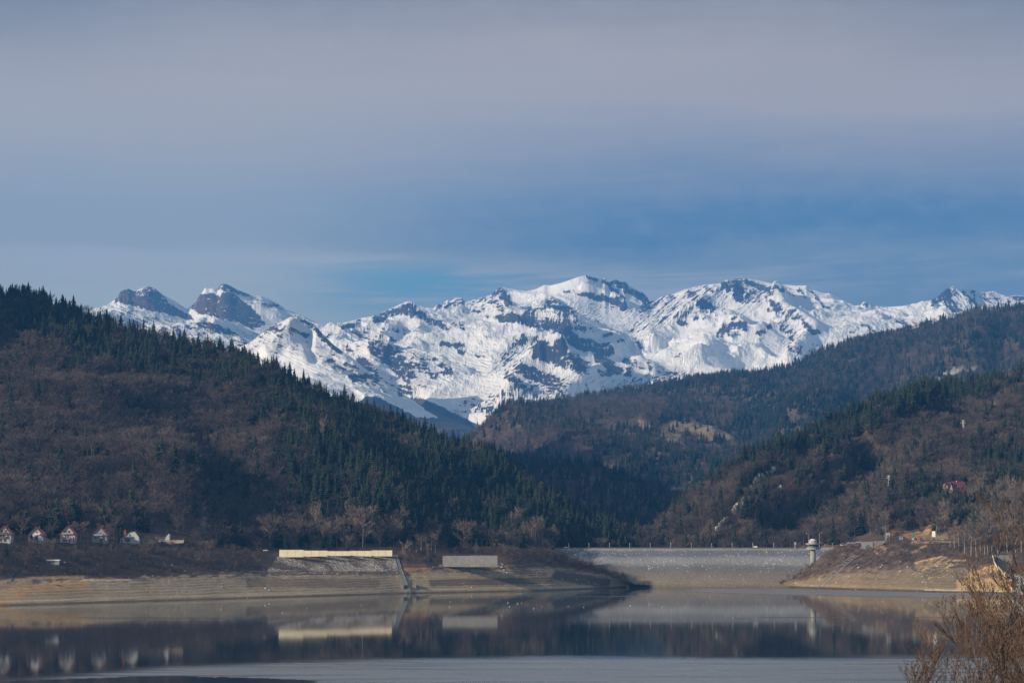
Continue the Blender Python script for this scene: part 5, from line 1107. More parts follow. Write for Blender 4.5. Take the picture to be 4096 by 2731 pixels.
# loose boulders and driftwood on the drawn-down shores
def boulder(B, X, Y, wpx, label, seed):
    rd = random.Random(seed); p = B.on(X, Y); r = wpx*mpp(p.y)/2; mb = MB(); m_ = 8; vs = []
    for q, z in ((.8, -.3), (1.0, .1), (.85, .55), (.45, .85)):
        for j in range(m_): a = 2*math.pi*j/m_; rj = r*q*rd.uniform(.75, 1.2); vs.append((rj*math.cos(a), rj*.8*math.sin(a), z*r*rd.uniform(.8, 1.15)))
    fs = [(u*m_+j, u*m_+(j+1) % m_, (u+1)*m_+(j+1) % m_, (u+1)*m_+j) for u in range(3) for j in range(m_)]+[tuple(3*m_+j for j in range(m_))]
    mb.add(vs, fs); single(mb, 'boulder', m_stone, p, label, 'boulder', 'pale boulders on the bare shores')
for i, (B, X, Y, w_, lab) in enumerate([(B1, 1062, 2353, 12, 'pale lumpy boulder heap left of centre on the bare left shore'), (B1, 1078, 2360, 9, 'smaller pale boulder just right of the lumpy heap on the left shore'), (B1, 887, 2348, 8, 'single pale boulder on the left shore below the white car'), (B1, 1887, 2348, 7, 'white boulder near the water below the grey concrete wall'),
      (B1, 1855, 2332, 6, 'white boulder a little above the one below the grey wall'), (B1, 1638, 2315, 8, 'flat white boulder right of the chute, halfway down'), (B1, 2006, 2268, 10, 'largest white boulder of the pile right of the grey wall'), (B1, 2016, 2278, 8, 'second white boulder of the pile right of the grey wall'), (B1, 2010, 2258, 8, 'top white boulder of the pile right of the grey wall'), (B1, 2028, 2290, 7, 'lowest white boulder of the pile right of the grey wall'), (B1, 1762, 2262, 12, 'pale boulder touching the left end of the grey wall'),
      (B4, 3856, 2330, 8, 'pale boulder at the left edge of the orange right shore'), (B4, 3880, 2345, 6, 'small pale boulder low on the orange right shore'), (B4, 3930, 2328, 6, 'pale boulder in the middle of the orange right shore')]):
    boulder(B, X, Y, w_, lab, i)
p = B1.on(228, 2341); mb = MB(); k = mpp(p.y); mb.box(-12*k, 12*k, 0, 1.6, -.2, 3.5*k); mb.box(-13*k, 5*k, -.3, 1.8, 3.5*k, 4.4*k); single(mb, 'plank_pile', m_wood, p, 'low dark pile of planks lying on the orange left shore', 'planks')
p = B1.on(995, 2318); mb = MB(); k = mpp(p.y); mb.tube((-8*k, 0, .3), (8*k, .6, .5), .45, .3, 7); mb.tube((-2*k, 0, .4), (-5*k, .5, 1.6), .18, .1, 5); single(mb, 'driftwood_log', m_wood, p, 'dark driftwood log on the left shore left of the cream wall', 'log')

# ------------------------------------------------------------------ boats
def boat(loc, rz, L, wd, hull_m, in_m, label, oar=False):
    t = thing('rowing_boat', loc, label, 'boat', None, rz)
    n_ = 11; mb = MB(); rings = []
    for i in range(n_):
        u = i/(n_-1)*2-1; w_ = wd/2*(1-abs(u)**2.6)+.02; x = u*L/2; sh = .55+.45*u*u*(1.3 if u > 0 else .7)
        rings.append([(x, -w_, sh), (x, -w_*.75, .15), (x, 0, 0), (x, w_*.75, .15), (x, w_, sh)])
    vs = [q for r_ in rings for q in r_]; fs = [(i*5+j, i*5+j+1, (i+1)*5+j+1, (i+1)*5+j) for i in range(n_-1) for j in range(4)]
    mb.add(vs, fs); mb.build('hull', hull_m, t, True)
    mb = MB(); vs = []; 
    for r_ in rings[1:-1]: vs += [(r_[0][0]*.96, r_[0][1]*.85, r_[0][2]-.12), (r_[4][0]*.96, r_[4][1]*.85, r_[4][2]-.12)]
    mb.add(vs, [(2*i, 2*i+1, 2*i+3, 2*i+2) for i in range(n_-3)]); mb.build('deck', in_m, t)
    for x in (-L*.2, L*.12): mb = MB(); mb.box(x-.12, x+.12, -wd*.42, wd*.42, .5, .56); mb.build('thwart', m_wood, t)
    if oar: mb = MB(); mb.tube((0,0,.3), (-.2,.1,1.7), .05, .04, 5); mb.box(-.28, .1, 0, .2, 1.5, 1.85); mb.build('oar', m_steel, t)
p = P(2508, 2346, 1994); boat((p.x, 1994, .05), R(-62), 6.5, 1.9, m_paint, m_blue, 'white rowing boat with blue inside drawn up on the shore below the dam')
p = P(2470, 2345, 1990); boat((p.x, 1990, .02), R(-12), 7.0, 1.6, mat_basic('dark_green_paint', (.03,.05,.045)), m_wood, 'dark rowing boat lying beside the white one', True)
p = P(3375, 2181, 2011); boat((p.x, 2011, p.z), R(8), 5.6, 1.9, m_paint, m_paint, 'white boat hull parked at the roadside above the slipway')
p = P(2331, 2212, 2047); boat((p.x, 2047-.6, p.z), R(4), 5.2, 1.3, m_paint, m_paint, 'white upturned-looking boat lying on the left part of the dam face')

# ------------------------------------------------------------------ cars
def car(loc, rz, body_m, label):
    t = thing('parked_car', loc, label, 'car', None, rz)
    pts = [(-2.1,.35),(-2.1,.85),(-1.9,1.0),(-1.1,1.05),(1.3,1.0),(2.05,.85),(2.15,.55),(2.1,.35)]
    mb = MB(); mb.prism(pts, -.85, .85); mb.build('body', body_m, t)
    mb = MB(); mb.prism([(-1.7,1.02),(-1.3,1.42),(.2,1.45),(.95,1.02)], -.74, .74); mb.build('window', m_dark, t)
    mb = MB(); mb.prism([(-1.32,1.44),(-1.25,1.50),(.15,1.52),(.25,1.44)], -.72, .72); mb.build('roof', body_m, t)
    for x in (-1.35, 1.35):
        for y in (-.84, .84): mb = MB(); mb.tube((x, y-.1, .33), (x, y+.1, .33), .33, .33, 12); mb.build('wheel', m_black, t)
    for y in (-.6, .6): mb = MB(); mb.box(2.1, 2.17, y-.15, y+.15, .6, .78); mb.build('headlight', m_paint, t)
p = P(2262, 2190, 2061); car((p.x, 2061, zc-.05), 0, m_paint, 'white car on the dam road near its left end')
p = P(3661, 2158, 2009); car((p.x, p.y, p.z), R(25), m_paint, 'small white car parked under the double green sign')
p = P(3768, 2158, 2008); car((p.x, p.y, p.z), 0, m_lime, 'lime green car parked right of the blank billboard')
p = B1.on(1063, 2204); car((p.x, p.y, p.z+.05), R(10), m_paint, 'white car on the bank road left of the cream wall')
# cabin on crest, sign by tower
p = P(3021, 2190, yc0+2); mb = MB(); mb.box(-1.6, 1.6, -1, 1, 0, 1.9); mb.box(-1.75, 1.75, -1.15, 1.15, 1.9, 2.05); single(mb, 'small_cabin', m_paint, (p.x, yc0+2, zc-.05), 'small white box cabin on the dam crest', 'cabin')
def board(X, x0, x1, yt, yb, Yg, D, mat, label, cat='billboard', roof=False, posts=2, double=False, marks=None, rz=0):
    g = P(X, Yg, D); k = mpp(D); t = thing('sign_board' if cat == 'sign' else 'billboard', g, label, cat, None, rz)
    w0, w1 = (x0-X)*k, (x1-X)*k; z0, z1 = (Yg-yb)*k, (Yg-yt)*k
    for q in np.linspace(w0+.25, w1-.25, posts): mb = MB(); mb.tube((q, .12, -.8), (q, .12, z1-.1), .09, .09, 6); mb.build('post', m_steel, t)
    if double:
        for a, b in ((z0, z0+(z1-z0)*.42), (z0+(z1-z0)*.55, z1)): mb = MB(); mb.box(w0, w1, -.08, .04, a, b); mb.build('panel', mat, t)
    else:
        mb = MB(); mb.box(w0, w1, -.08, .04, z0, z1); pn = mb.build('panel', mat, t)
        fr = MB(); 
        for a in ((w0-.08, w0, z0-.08, z1+.08), (w1, w1+.08, z0-.08, z1+.08), (w0, w1, z0-.08, z0), (w0, w1, z1, z1+.08)): fr.box(a[0], a[1], -.12, .06, a[2], a[3])
        fr.build('frame', m_steel, t)
        if marks:
            for (a0, a1, b0, b1, mm) in marks: mb = MB(); mb.box(w0+(w1-w0)*a0, w0+(w1-w0)*a1, -.11, -.09, z0+(z1-z0)*b0, z0+(z1-z0)*b1); mb.build('printed_patch', mm, t)
    if roof: mb = MB(); mb.box(w0-.35, w1+.35, -.5, .5, z1+.1, z1+.35); mb.build('roof', m_wood, t)
    return t
m_pale_b = mat_basic('pale_blue_print', (.30,.40,.50), var=.2); m_brn = mat_basic('brown_print', (.20,.12,.09), var=.3)
board(3551, 3544.5, 3558.5, 2130, 2148, 2156, 2011, m_pale_b, 'tall blue and brown printed billboard beside the street lamp above the portal', marks=[(.1,.9,.05,.45,m_brn),(.45,.65,.4,.7,m_brn)])
board(3604, 3597.5, 3611, 2143, 2156, 2159, 2009, m_pale_b, 'low notice board under a small dark roof by the road', roof=True)
board(3655, 3650, 3659.5, 2127, 2146, 2158, 2010, m_green, 'double green road sign in front of the orange rock cut', cat='sign', double=True)
board(3735, 3728, 3741.5, 2123.5, 2146, 2158, 2008, mat_basic('cream_panel', (.72,.70,.60), var=.06), 'blank cream upright billboard in front of the orange rock cut', rz=R(-14))
board(3181, 3177, 3184, 2168, 2176, 2190, 2056, m_pale_b, 'small blue-white sign on the dam road left of the intake tower', cat='sign')
mb = MB(); mb.box(-.35, .35, -.3, .3, -.6, 2.0); mb.box(-.42, .42, -.37, .37, 2.0, 2.15); p = B1.on(1665, 2209); single(mb, 'white_kiosk', m_paint, p, 'tiny white upright post by the road between the two concrete walls', 'post')
# guard posts / people-sized lamps by the bridge
for X, Y, lab in ((3300, 2178, 'short white-topped bollard light right of the tower platform'), (3330, 2174, 'short white-topped bollard light at the shore end of the footbridge')):
    p = P(X, 2190, 2016); mb = MB(); mb.tube((0,0,-1), (0,0,(2190-Y)*mpp(2016)), .07, .06, 6); mb.lathe([(.05, 0), (.22, .15), (.2, .4), (.05, .5)], 8, mi=1); mb.v = [(x, y, z+((2190-Y)*mpp(2016) if i >= 12 else 0)) for i, (x, y, z) in enumerate(mb.v)]
    o = mb.build('bollard_light', [m_steel, m_paint]); o.location = p; tag(o, lab, 'light')

# ------------------------------------------------------------------ right bank structures
# slipway rails
L0 = [(3269,2349),(3300,2318),(3330,2290),(3362,2260),(3385,2240),(3400,2229),(3418,2221)]; L1 = [(3287,2350),(3320,2318),(3348,2293),(3378,2266),(3402,2246),(3418,2234),(3432,2224)]
A = [B4.on(x, y)+Vector((0,-.2,.35)) for x, y in L0]; Bq = [B4.on(x, y)+Vector((0,-.2,.35)) for x, y in L1]
t = thing('slipway_track', A[0], 'long ladder-like concrete slipway track slanting down the right bank into the water', 'slipway')
for pts in (A, Bq):
    mb = MB()
    for a, b in zip(pts[:-1], pts[1:]): mb.tube(a-A[0], b-A[0], .34, .34, 4)
    mb.build('rail', m_conc, t)
def along(pts, f):
    k = f*(len(pts)-1); i = min(int(k), len(pts)-2); return pts[i].lerp(pts[i+1], k-i)
for k in range(12):
    f = (k+.3)/12; mb = MB(); mb.tube(along(A, f)-A[0], along(Bq, f)-A[0], .22, .22, 4); mb.build('sleeper', m_conc2, t)
# portal
Dp = 1998; p = P(3470, 2202, Dp); k = mpp(Dp)
t = thing('gate_portal', p, 'concrete gatehouse front with a pointed arch opening, set in the right bank above the slipway', 'portal')
def pz(X, Y): return ((X-3470)*k, (2202-Y)*k)
arch = []
for i in range(9):
    f = i/8; arch.append((3462+11.5*f, 2190-12*math.sin(f*math.pi/2)**.8))
for i in range(1, 9):
    f = i/8; arch.append((3473.5+9.5*f, 2178+12*(1-math.cos(f*math.pi/2))**1.2))
ol = [pz(3449,2203), pz(3449,2168), pz(3492,2165), pz(3492,2200)]
mb = MB(); rim = [pz(3462,2202)]+[pz(x, y) for x, y in arch]+[pz(3483,2202)]
outer = [pz(3449,2203), pz(3449,2168)]
# front face as quads between arch and outline
nA_ = len(rim); ou = []
for i, (x, z) in enumerate(rim):
    f = i/(nA_-1)
    if f < .3: ou.append((pz(3449,0)[0], pz(0,2203)[1]+(pz(0,2168)[1]-pz(0,2203)[1])*f/.3))
    elif f < .7: g_ = (f-.3)/.4; a0_, b0_ = pz(3449,2168), pz(3492,2165); ou.append((a0_[0]+(b0_[0]-a0_[0])*g_, a0_[1]+(b0_[1]-a0_[1])*g_))
    else: g_ = (f-.7)/.3; a0_, b0_ = pz(3492,2165), pz(3492,2200); ou.append((a0_[0], a0_[1]+(b0_[1]-a0_[1])*g_))
vs = [(x, 0, z) for x, z in rim]+[(x, 0, z) for x, z in ou]+[(x, 3, z) for x, z in rim]+[(x, 3, z) for x, z in ou]
fs = [(i, i+1, nA_+i+1, nA_+i) for i in range(nA_-1)]+[(i, 2*nA_+i, 2*nA_+i+1, i+1) for i in range(nA_-1)]+[(nA_+i, nA_+i+1, 3*nA_+i+1, 3*nA_+i) for i in range(nA_-1)]
mb.add(vs, fs); mb.build('front_wall', m_conc, t)
mb = MB(); mb.prism([(x*.98, z*.98) for x, z in rim], 1.2, 1.5); mb.build('door', m_paint, t)
mb = MB(); mb.box(pz(3478,0)[0], pz(3486,0)[0], -.25, -.02, pz(0,2198)[1], pz(0,2184)[1]); mb.build('side_panel', m_blue, t)
mb = MB(); mb.prism([pz(3420,2214), pz(3436,2203), pz(3449,2180), pz(3449,2206)], .3, 1.2); mb.build('wing_wall', m_conc2, t)
mb = MB(); mb.prism([pz(3492.3,2198), pz(3492.3,2164), pz(3548,2161), pz(3540,2168), pz(3515,2190)], .5, 1.4); mb.build('retaining_wall', m_conc2, t)
# rubble parapet along the road
mb = MB(); rdm = random.Random(8); X = 3388
while X < 3450:
    w_ = rdm.uniform(2, 5); a = P(X, 2171-(X-3388)*.07+rdm.uniform(-1.5, 1.5), 2011); r0 = w_*.5*mpp(2011)
    mb.lathe([(r0*.5, a.z-r0*1.3), (r0*1.1, a.z-.1), (r0*.9, a.z+r0*.6), (r0*.3, a.z+r0*.9)], 7, (a.x, a.y)); X += w_*.8
o = mb.build('rubble_parapet', m_stone); tag(o, 'low pale rubble parapet beside the road between the white hull and the portal', 'parapet')
# spillway works at the right edge
Ds = 1790.0; p = P(3975, 2300, Ds); k = mpp(Ds)
def S(X, Y, dy=0.0): q = P(X, Y, Ds); return (q.x-p.x, dy, q.z-p.z)
t = thing('spillway_wall', p, 'concrete spillway works with a sunlit wing wall and pale slab at the right edge of the lake', 'spillway')
mb = MB(); mb.add([S(3972,2220,0), S(3976,2245,0), S(3985,2262,0), S(4010,2283,0), S(4000,2268,9), S(3988,2242,9), S(3979,2220,9)], [(0,1,2,3,4,5,6)]); mb.v += [(x, y+.8, z-.6) for x, y, z in mb.v]; mb.f += [(13,12,11,10,9,8,7)]+[(i, (i+1) % 7, (i+1) % 7+7, i+7) for i in range(7)]; mb.mi = [0]*len(mb.f); mb.build('wing_wall', m_cream, t)
mb = MB(); mb.prism([(S(3979,2220)[0], S(0,2220)[2]), (S(4060,2220)[0], S(0,2220)[2]), (S(4060,2300)[0], S(0,2300)[2]), (S(4012,2286)[0], S(0,2286)[2]), (S(3990,2250)[0], S(0,2250)[2])], 9.2, 11); mb.build('head_wall', m_conc2, t)
mb = MB(); mb.prism([(S(x, 0)[0], S(0, y)[2]) for x, y in [(4008,2290),(4010,2272),(4020,2264),(4034,2265),(4041,2275),(4041,2294)]], 8.9, 9.19); mb.build('culvert_mouth', m_black, t)  # solid black panel paints the darkness inside the opening
edge_ = [(4005,2283),(4020,2292),(4034,2305),(4042,2322),(4048,2342),(4056,2368)]
mb = MB()
for (xa, ya), (xb, yb) in zip(edge_[:-1], edge_[1:]):
    a = Vector(S(xa, ya, 4)); b = Vector(S(xb, yb, 0)); mb.add([a, a+Vector((1.4,0,.3)), b+Vector((1.4,0,.3)), b, a-Vector((0,0,2)), b-Vector((0,0,2))], [(0,1,2,3),(0,3,5,4)])
mb.build('coping', mat_basic('warm_concrete', (.55,.40,.30), var=.3), t)
mb = MB(); mb.add([S(4030,2300,6), S(4200,2300,6), S(4200,2378,0), S(4060,2378,0), S(4046,2330,3)], [(0,1,2,3,4)]); mb.build('slab', mat_basic('pale_slab', (.36,.38,.42), var=.12, scale=.4), t)
# blue pipe gully at the far left shore
pts_ = [B1.on(80, 2275), B1.on(60, 2290), B1.on(48, 2305), B1.on(44, 2325)]
mb = MB()
for a, b in zip(pts_[:-1], pts_[1:]): mb.tube(a-pts_[0]+Vector((0,0,.3)), b-pts_[0]+Vector((0,0,.3)), .3, .3, 8)
single(mb, 'drain_pipe', m_blue, pts_[0], 'thin blue drain pipe curving down the dark gully at the far left', 'pipe')
# hut
p = B1.on(212, 2256); t = thing('garden_hut', p, 'small dark hut with a flat white roof edge on the left bank', 'hut'); k = mpp(p.y)
mb = MB(); mb.box(-26*k, 26*k, 0, 4, -.6, 2.6); mb.build('wall', mat_basic('grey_boards', (.12,.13,.15)), t)
mb = MB(); mb.box(-28*k, -3*k, -.4, 4.3, 2.6, 3.15); mb.box(-2*k, 27*k, -.4, 4.3, 2.62, 3.25); mb.build('roof', m_paint, t)
mb = MB(); mb.box(8*k, 24*k, -.08, 0, .2, 2.3); mb.build('door', m_grey, t); mb = MB(); mb.box(-20*k, -8*k, -.08, 0, .9, 2.0); mb.build('window', m_dark, t)

# ------------------------------------------------------------------ houses on the left
def win(x0, x1, z0, z1, par, y=0.0, mat=None):
    fr = MB()
    for a in ((x0-.08, x0, z0-.08, z1+.08), (x1, x1+.08, z0-.08, z1+.08), (x0, x1, z0-.08, z0), (x0, x1, z1, z1+.08), ((x0+x1)/2-.04, (x0+x1)/2+.04, z0, z1)): fr.box(a[0], a[1], y-.09, y+.02, a[2], a[3])
    f_ = fr.build('window', m_paint, par); g_ = MB(); g_.box(x0, x1, y-.05, y-.01, z0, z1); g_.build('pane', m_dark, f_)
def balcony(x0, x1, z, par, mat, depth=1.3):
    mb = MB(); mb.box(x0, x1, -depth, -.01, z-.18, z); b_ = mb.build('balcony', m_white, par)
    rl = MB(); rl.box(x0, x1, -depth-.02, -depth+.05, z+.01, z+.95); rl.box(x0, x0+.06, -depth+.06, -.02, z+.01, z+.95); rl.box(x1-.06, x1, -depth+.06, -.02, z+.01, z+.95); rl.build('railing', mat, b_)
def chalet(X, x0, x1, yap, yeave, Yb, H, wallm, label, over=.8, depth=10, balc=(), wins=(), doors=(), patches=(), chim=True, dormer=None, group='steep red-roofed chalets along the left bank'):
    p = H.on(X, Yb); p.z += 0.15; k = mpp(p.y); t = thing('chalet', p, label, 'house', group)
    w0, w1 = (x0-X)*k, (x1-X)*k; ze = (Yb-yeave)*k; za = (Yb-yap)*k; xm = (w0+w1)/2
    mb = MB(); mb.prism([(w0, -1), (w1, -1), (w1, ze), (xm, za-.35), (w0, ze)], 0, depth); mb.build('wall', wallm, t)
    sl = (za-ze)/(xm-w0); mb = MB(); ex = over
    for s__ in (-1, 1):
        e0 = xm+s__*((xm-w0)+ex); zb = ze-ex*sl
        mb.add([(xm, -1.0, za), (e0, -1.0, zb), (e0, depth+.5, zb), (xm, depth+.5, za), (xm, -1.0, za-.32), (e0, -1.0, zb-.32), (e0, depth+.5, zb-.32), (xm, depth+.5, za-.32)], [(0,1,2,3),(4,7,6,5),(0,4,5,1),(1,5,6,2),(2,6,7,3)])
    rf_ = mb.build('roof', m_redroof, t)
    if chim: mb = MB(); mb.box(xm+1.2, xm+1.9, depth*.5, depth*.5+.7, za-1.8, za+.7); mb.build('chimney', m_wood, rf_)
    if dormer:
        d0, d1 = dormer; mb = MB(); mb.add([(xm+.3, -.2, za-.8), (w1+.7, -.2, ze+1.3), (w1+.9, 5, ze+1.2), (xm+.5, 5, za-.7), (xm+.3, -.2, za-1.1), (w1+.7, -.2, ze+.6)], [(0,1,2,3),(0,4,5,1)]); mb.build('dormer', m_redroof, rf_)
    H_ = ze
    for (a, b, z, mm) in patches: mb = MB(); mb.box(w0+(w1-w0)*a, w0+(w1-w0)*b, -.06, -.003, z[0]*za, z[1]*za); mb.build('render_panel', mm, t)
    for (a, b, z, mm) in balc: balcony(w0+(w1-w0)*a, w0+(w1-w0)*b, z*za, t, mm)
    for (a, b, z0, z1) in wins: win(w0+(w1-w0)*a, w0+(w1-w0)*b, z0*za, z1*za, t, -.07)
    for (a, b, z1) in doors: mb = MB(); mb.box(w0+(w1-w0)*a, w0+(w1-w0)*b, -.1, -.003, 0, z1*za); mb.build('door', m_dark, t)
    return t
chalet(14, -14, 42, 2102, 2132, 2167, B1, m_white, 'white red-roofed chalet with two balconies, cut by the left edge of the photo', balc=[(.0,.78,.52,m_wood),(.0,.7,.28,m_wood)], wins=[(.3,.46,.56,.76),(.55,.72,.56,.76),(.75,.9,.28,.46),(.2,.6,.3,.48),(.2,.4,.03,.2),(.5,.7,.03,.2)], doors=[])
chalet(142, 114, 172, 2103, 2132, 2163, B1, m_white, 'white red-roofed chalet with a dark recess and a dormer, second house from the left', balc=[(.45,.8,.5,m_paint)], wins=[(.5,.6,.54,.74),(.86,.96,.25,.5),(.1,.22,.3,.5)], doors=[(.42,.66,.42)], patches=[(.66,.86,(.2,.46),m_paint)], dormer=(0,1))
chalet(269, 240, 299, 2098, 2129, 2163, B1, m_white, 'red-roofed chalet with a pink-walled middle storey, third house from the left', balc=[(.12,.92,.50,m_grey)], wins=[(.3,.46,.54,.72),(.52,.68,.54,.72),(.32,.44,.24,.42),(.48,.62,.24,.42),(.2,.45,.04,.17)], doors=[(.6,.7,.2),(.88,.97,.3)], patches=[(.14,.86,(.22,.48),m_pink)])
chalet(397, 369, 426, 2098, 2131, 2163, B1, m_grey, 'grey unpainted red-roofed chalet, fourth house from the left', balc=[(.1,.75,.42,m_grey)], wins=[(.3,.42,.47,.62),(.5,.62,.47,.62),(.15,.3,.2,.36),(.72,.88,.2,.36)], doors=[(.55,.7,.24)])
# low white house with one long slope
p = B1.on(515, 2162); p.z += .1; k = mpp(p.y); t = thing('white_cottage', p, 'low white cottage with long slanting gable and red chimney right of the chalets', 'house')
mb = MB(); mb.prism([(-35*k, -1), (40*k, -1), (40*k, 22*k), (22*k, 46*k), (2*k, 42*k), (-34*k, 16*k)], 0, 9); mb.build('wall', m_white, t)
mb = MB(); mb.add([(-37*k,-.5,15*k), (2*k,-.5,43.5*k), (2*k,9.4,43.5*k), (-37*k,9.4,15*k), (22*k,-.5,47.5*k), (22*k,9.4,47.5*k), (42*k,-.5,22*k), (42*k,9.4,22*k), (-37*k,-.5,13.5*k), (2*k,-.5,42*k), (22*k,-.5,46*k), (42*k,-.5,20.5*k)], [(0,1,2,3),(1,4,5,2),(4,6,7,5),(0,8,9,1),(1,9,10,4),(4,10,11,6)]); rf_ = mb.build('roof', mat_basic('dark_roof', (.07,.06,.07)), t)
mb = MB(); mb.box(-22*k, -14*k, 2.5, 4, 28*k, 50*k); mb.build('chimney', m_redroof, rf_)
balcony(-12*k, 8*k, 21*k, t, m_paint)
for a in ((-12*k, -4*k, 22*k, 34*k), (0, 8*k, 22*k, 34*k), (-14*k, 6*k, 3*k, 14*k)): win(a[0], a[1], a[2], a[3], t, -.01)
mb = MB(); mb.box(-31*k, -25*k, -.06, -.003, 1*k, 13*k); mb.build('door', m_wood, t)
# modern house and its terrace wall
p = B1.on(640, 2158); p.z += .2; p.y += 3; k = mpp(p.y); t = thing('modern_house', p, 'dark glass-fronted house with a tall white chimney gable above the tan wall', 'house')
mb = MB(); mb.box(-14*k, 17*k, .5, 9, -1, 20*k); mb.build('wall', mat_basic('dark_blue_render', (.05,.07,.09)), t)
mb = MB(); mb.prism([(17*k, -1), (35*k, -1), (35*k, 34*k), (31*k, 36*k), (28*k, 30*k), (24*k, 27*k), (20*k, 20*k), (17*k, 12*k)], 0, 6); mb.build('chimney_gable', m_white, t)
mb = MB(); mb.prism([(-20*k, -1), (-14*k, -1), (-14*k, 4*k), (-16*k, 21*k), (-20*k, 20*k)], 0, 6); mb.build('side_wall', m_white, t)
mb = MB(); mb.box(-21*k, 18*k, -.2, 9.5, 20.1*k, 21.2*k); mb.build('roof', mat_basic('grey_roof', (.12,.15,.18)), t)
for a in ((-12*k, -3*k), (-1*k, 6*k), (8*k, 15*k)): win(a[0], a[1], 1*k, 16*k, t, .49)
p = B1.on(602, 2155); mb = MB(); k = mpp(p.y); p.z += .3; p.y += 1
t = thing('white_shed', p, 'small white shed left of the glass-fronted house', 'shed'); mb.box(-10*k, 10*k, 0, 2.5, -.8, 12*k); mb.build('wall', m_white, t); mb = MB(); mb.box(-11*k, 11*k, -.2, 2.7, 12.05*k, 13*k); mb.build('roof', m_steel, t); mb = MB(); mb.box(-6*k, -1*k, -.06, -.003, 6*k, 9*k); mb.build('window', m_dark, t)
p = B1.on(665, 2168); k = mpp(p.y); p.y -= 1.5; t = thing('garden_wall', p, 'long tan brick terrace wall with small posts below the glass-fronted house', 'wall')
mb = MB(); mb.prism([(-66*k, -4*k), (20*k, -5*k), (70*k, 1*k), (72*k, 12*k), (-68*k, 9*k)], 0, .5); mb.build('wall', m_tan, t)
for X in (-66, -47, -27, -6, 14, 32, 51, 71): mb = MB(); zt = 9*k+(X+68)/140*3*k; mb.box((X-.8)*k, (X+.8)*k, -.05, .45, zt-.5*k, zt+4.5*k); mb.build('post', m_conc, t)
p = B1.on(718, 2160); k = mpp(p.y); p.y += 2; p.z += .6; t = thing('garden_gazebo', p, 'reddish-brown open garden gazebo at the right end of the tan wall', 'gazebo')
for X in (-12, -4, 4, 12): mb = MB(); mb.tube((X*k, 0, -.5), (X*k, 0, 12*k), .1, .1, 6); mb.build('post', m_wood, t)
mb = MB(); mb.lathe([(14*k, 12*k), (11*k, 16*k), (5*k, 19.5*k), (.5*k, 20.5*k)], 10); mb.build('roof', mat_basic('rusty_roof', (.16,.07,.06)), t)
# shaded house in the wood
p = H1.on(812, 2128); k = mpp(p.y); t = thing('wood_house', p, 'dim grey house half hidden in the dark wood above the bank', 'house')
mb = MB(); mb.box(-35*k, 28*k, 0, 8, -1, 18*k); mb.build('wall', mat_basic('dim_grey', (.13,.14,.17)), t)
mb = MB(); mb.prism([(-38*k, 18*k), (-8*k, 44*k), (6*k, 44*k), (30*k, 18*k)], -.6, 8.5); mb.build('roof', mat_basic('dim_roof', (.06,.06,.075)), t)
mb = MB(); mb.box(-34*k, 10*k, -1.6, -.7, 17*k, 18.6*k); mb.build('balcony', m_grey, t)
for a in (-26, -10, 6): win(a*k, (a+9)*k, 4*k, 12*k, t, -.02)
p = H1.on(872, 2128); k = mpp(p.y); mb = MB(); mb.box(-20*k, 22*k, 0, 4, -1, 3*k); mb.box(-20*k, 22*k, -.2, 4.2, 16*k, 17.5*k)
for a in (-19, -6, 7, 20): mb.box((a-.6)*k, (a+.6)*k, 0, .4, 3*k, 16*k)
single(mb, 'open_shelter', mat_basic('dim_grey', (.13,.14,.17)), p, 'dim open-sided shelter beside the grey house in the wood', 'shelter')

# ------------------------------------------------------------------ houses on the right hill
p = H4.on(3818, 1985); p.z += 1.5; p.y -= 8; k = mpp(p.y); t = thing('hillside_mansion', p, 'large many-gabled mansion with dark red roofs in the wood on the right hillside', 'house')
mb = MB(); mb.box(-46*k, 40*k, 3, 14, -6, 26*k); mb.build('wall', m_yel, t)
def gable(xa, xb, zb, zt, y0, mat_g, trim=True):
    xm = (xa+xb)/2; g = MB(); g.prism([(xa*k, -3), (xb*k, -3), (xb*k, zb*k), (xm*k, (zt-1)*k), (xa*k, zb*k)], y0, y0+8); w_ = g.build('gable_wall', mat_g, t)
    r_ = MB()
    for s__ in (-1, 1):
        e0 = xm+s__*((xb-xa)/2+2); r_.add([(xm*k, y0-.7, zt*k), (e0*k, y0-.7, (zb-4)*k), (e0*k, y0+9, (zb-4)*k), (xm*k, y0+9, zt*k), (xm*k, y0-.7, (zt-1.6)*k), (e0*k, y0-.7, (zb-5.6)*k)], [(0,1,2,3),(0,4,5,1)])
    r_.build('roof', mat_basic('maroon_roof', (.12,.030,.040), rough=.5, var=.2), t)
m_mar = mat_basic('maroon_roof', (.12,.030,.040), rough=.5, var=.2)
mb = MB(); mb.add([(-24*k, 2.5, 53*k), (36*k, 2.5, 53*k), (46*k, 0, 27*k), (-24*k, 0, 27*k), (-24*k, 14, 27*k), (46*k, 14, 27*k), (-24*k, 7, 53*k)], [(3,2,1,0),(0,1,5,4)]); mb.build('roof', m_mar, t)
gable(-48, -34, 36, 47, -2, m_tan); gable(-30, -15, 24, 51, -1.5, m_cream); gable(12, 30, 12, 32, -4, mat_basic('rust_gable', (.42,.13,.07)))
mb = MB(); mb.add([(-42*k, -1.2, 47*k), (-24*k, -1.2, 47*k), (-24*k, -1.8, 33*k), (-38*k, -1.8, 33*k)], [(0,3,2,1)]); mb.build('roof', m_mar, t)
mb = MB(); mb.box(6*k, 8*k, 5, 6, 50*k, 57*k); mb.build('chimney', m_cream, t)
for a in (-28, -22): win(a*k, (a+4)*k, 14*k, 20*k, t, -1.6)
win(4*k, 9*k, 12*k, 18*k, t, 2.95)
p = H4.on(3962, 1998); p.z += 2; p.y -= 6; k = mpp(p.y); t = thing('hillside_house', p, 'pale yellow hillside house with small red roof behind bare trees near the right edge', 'house')
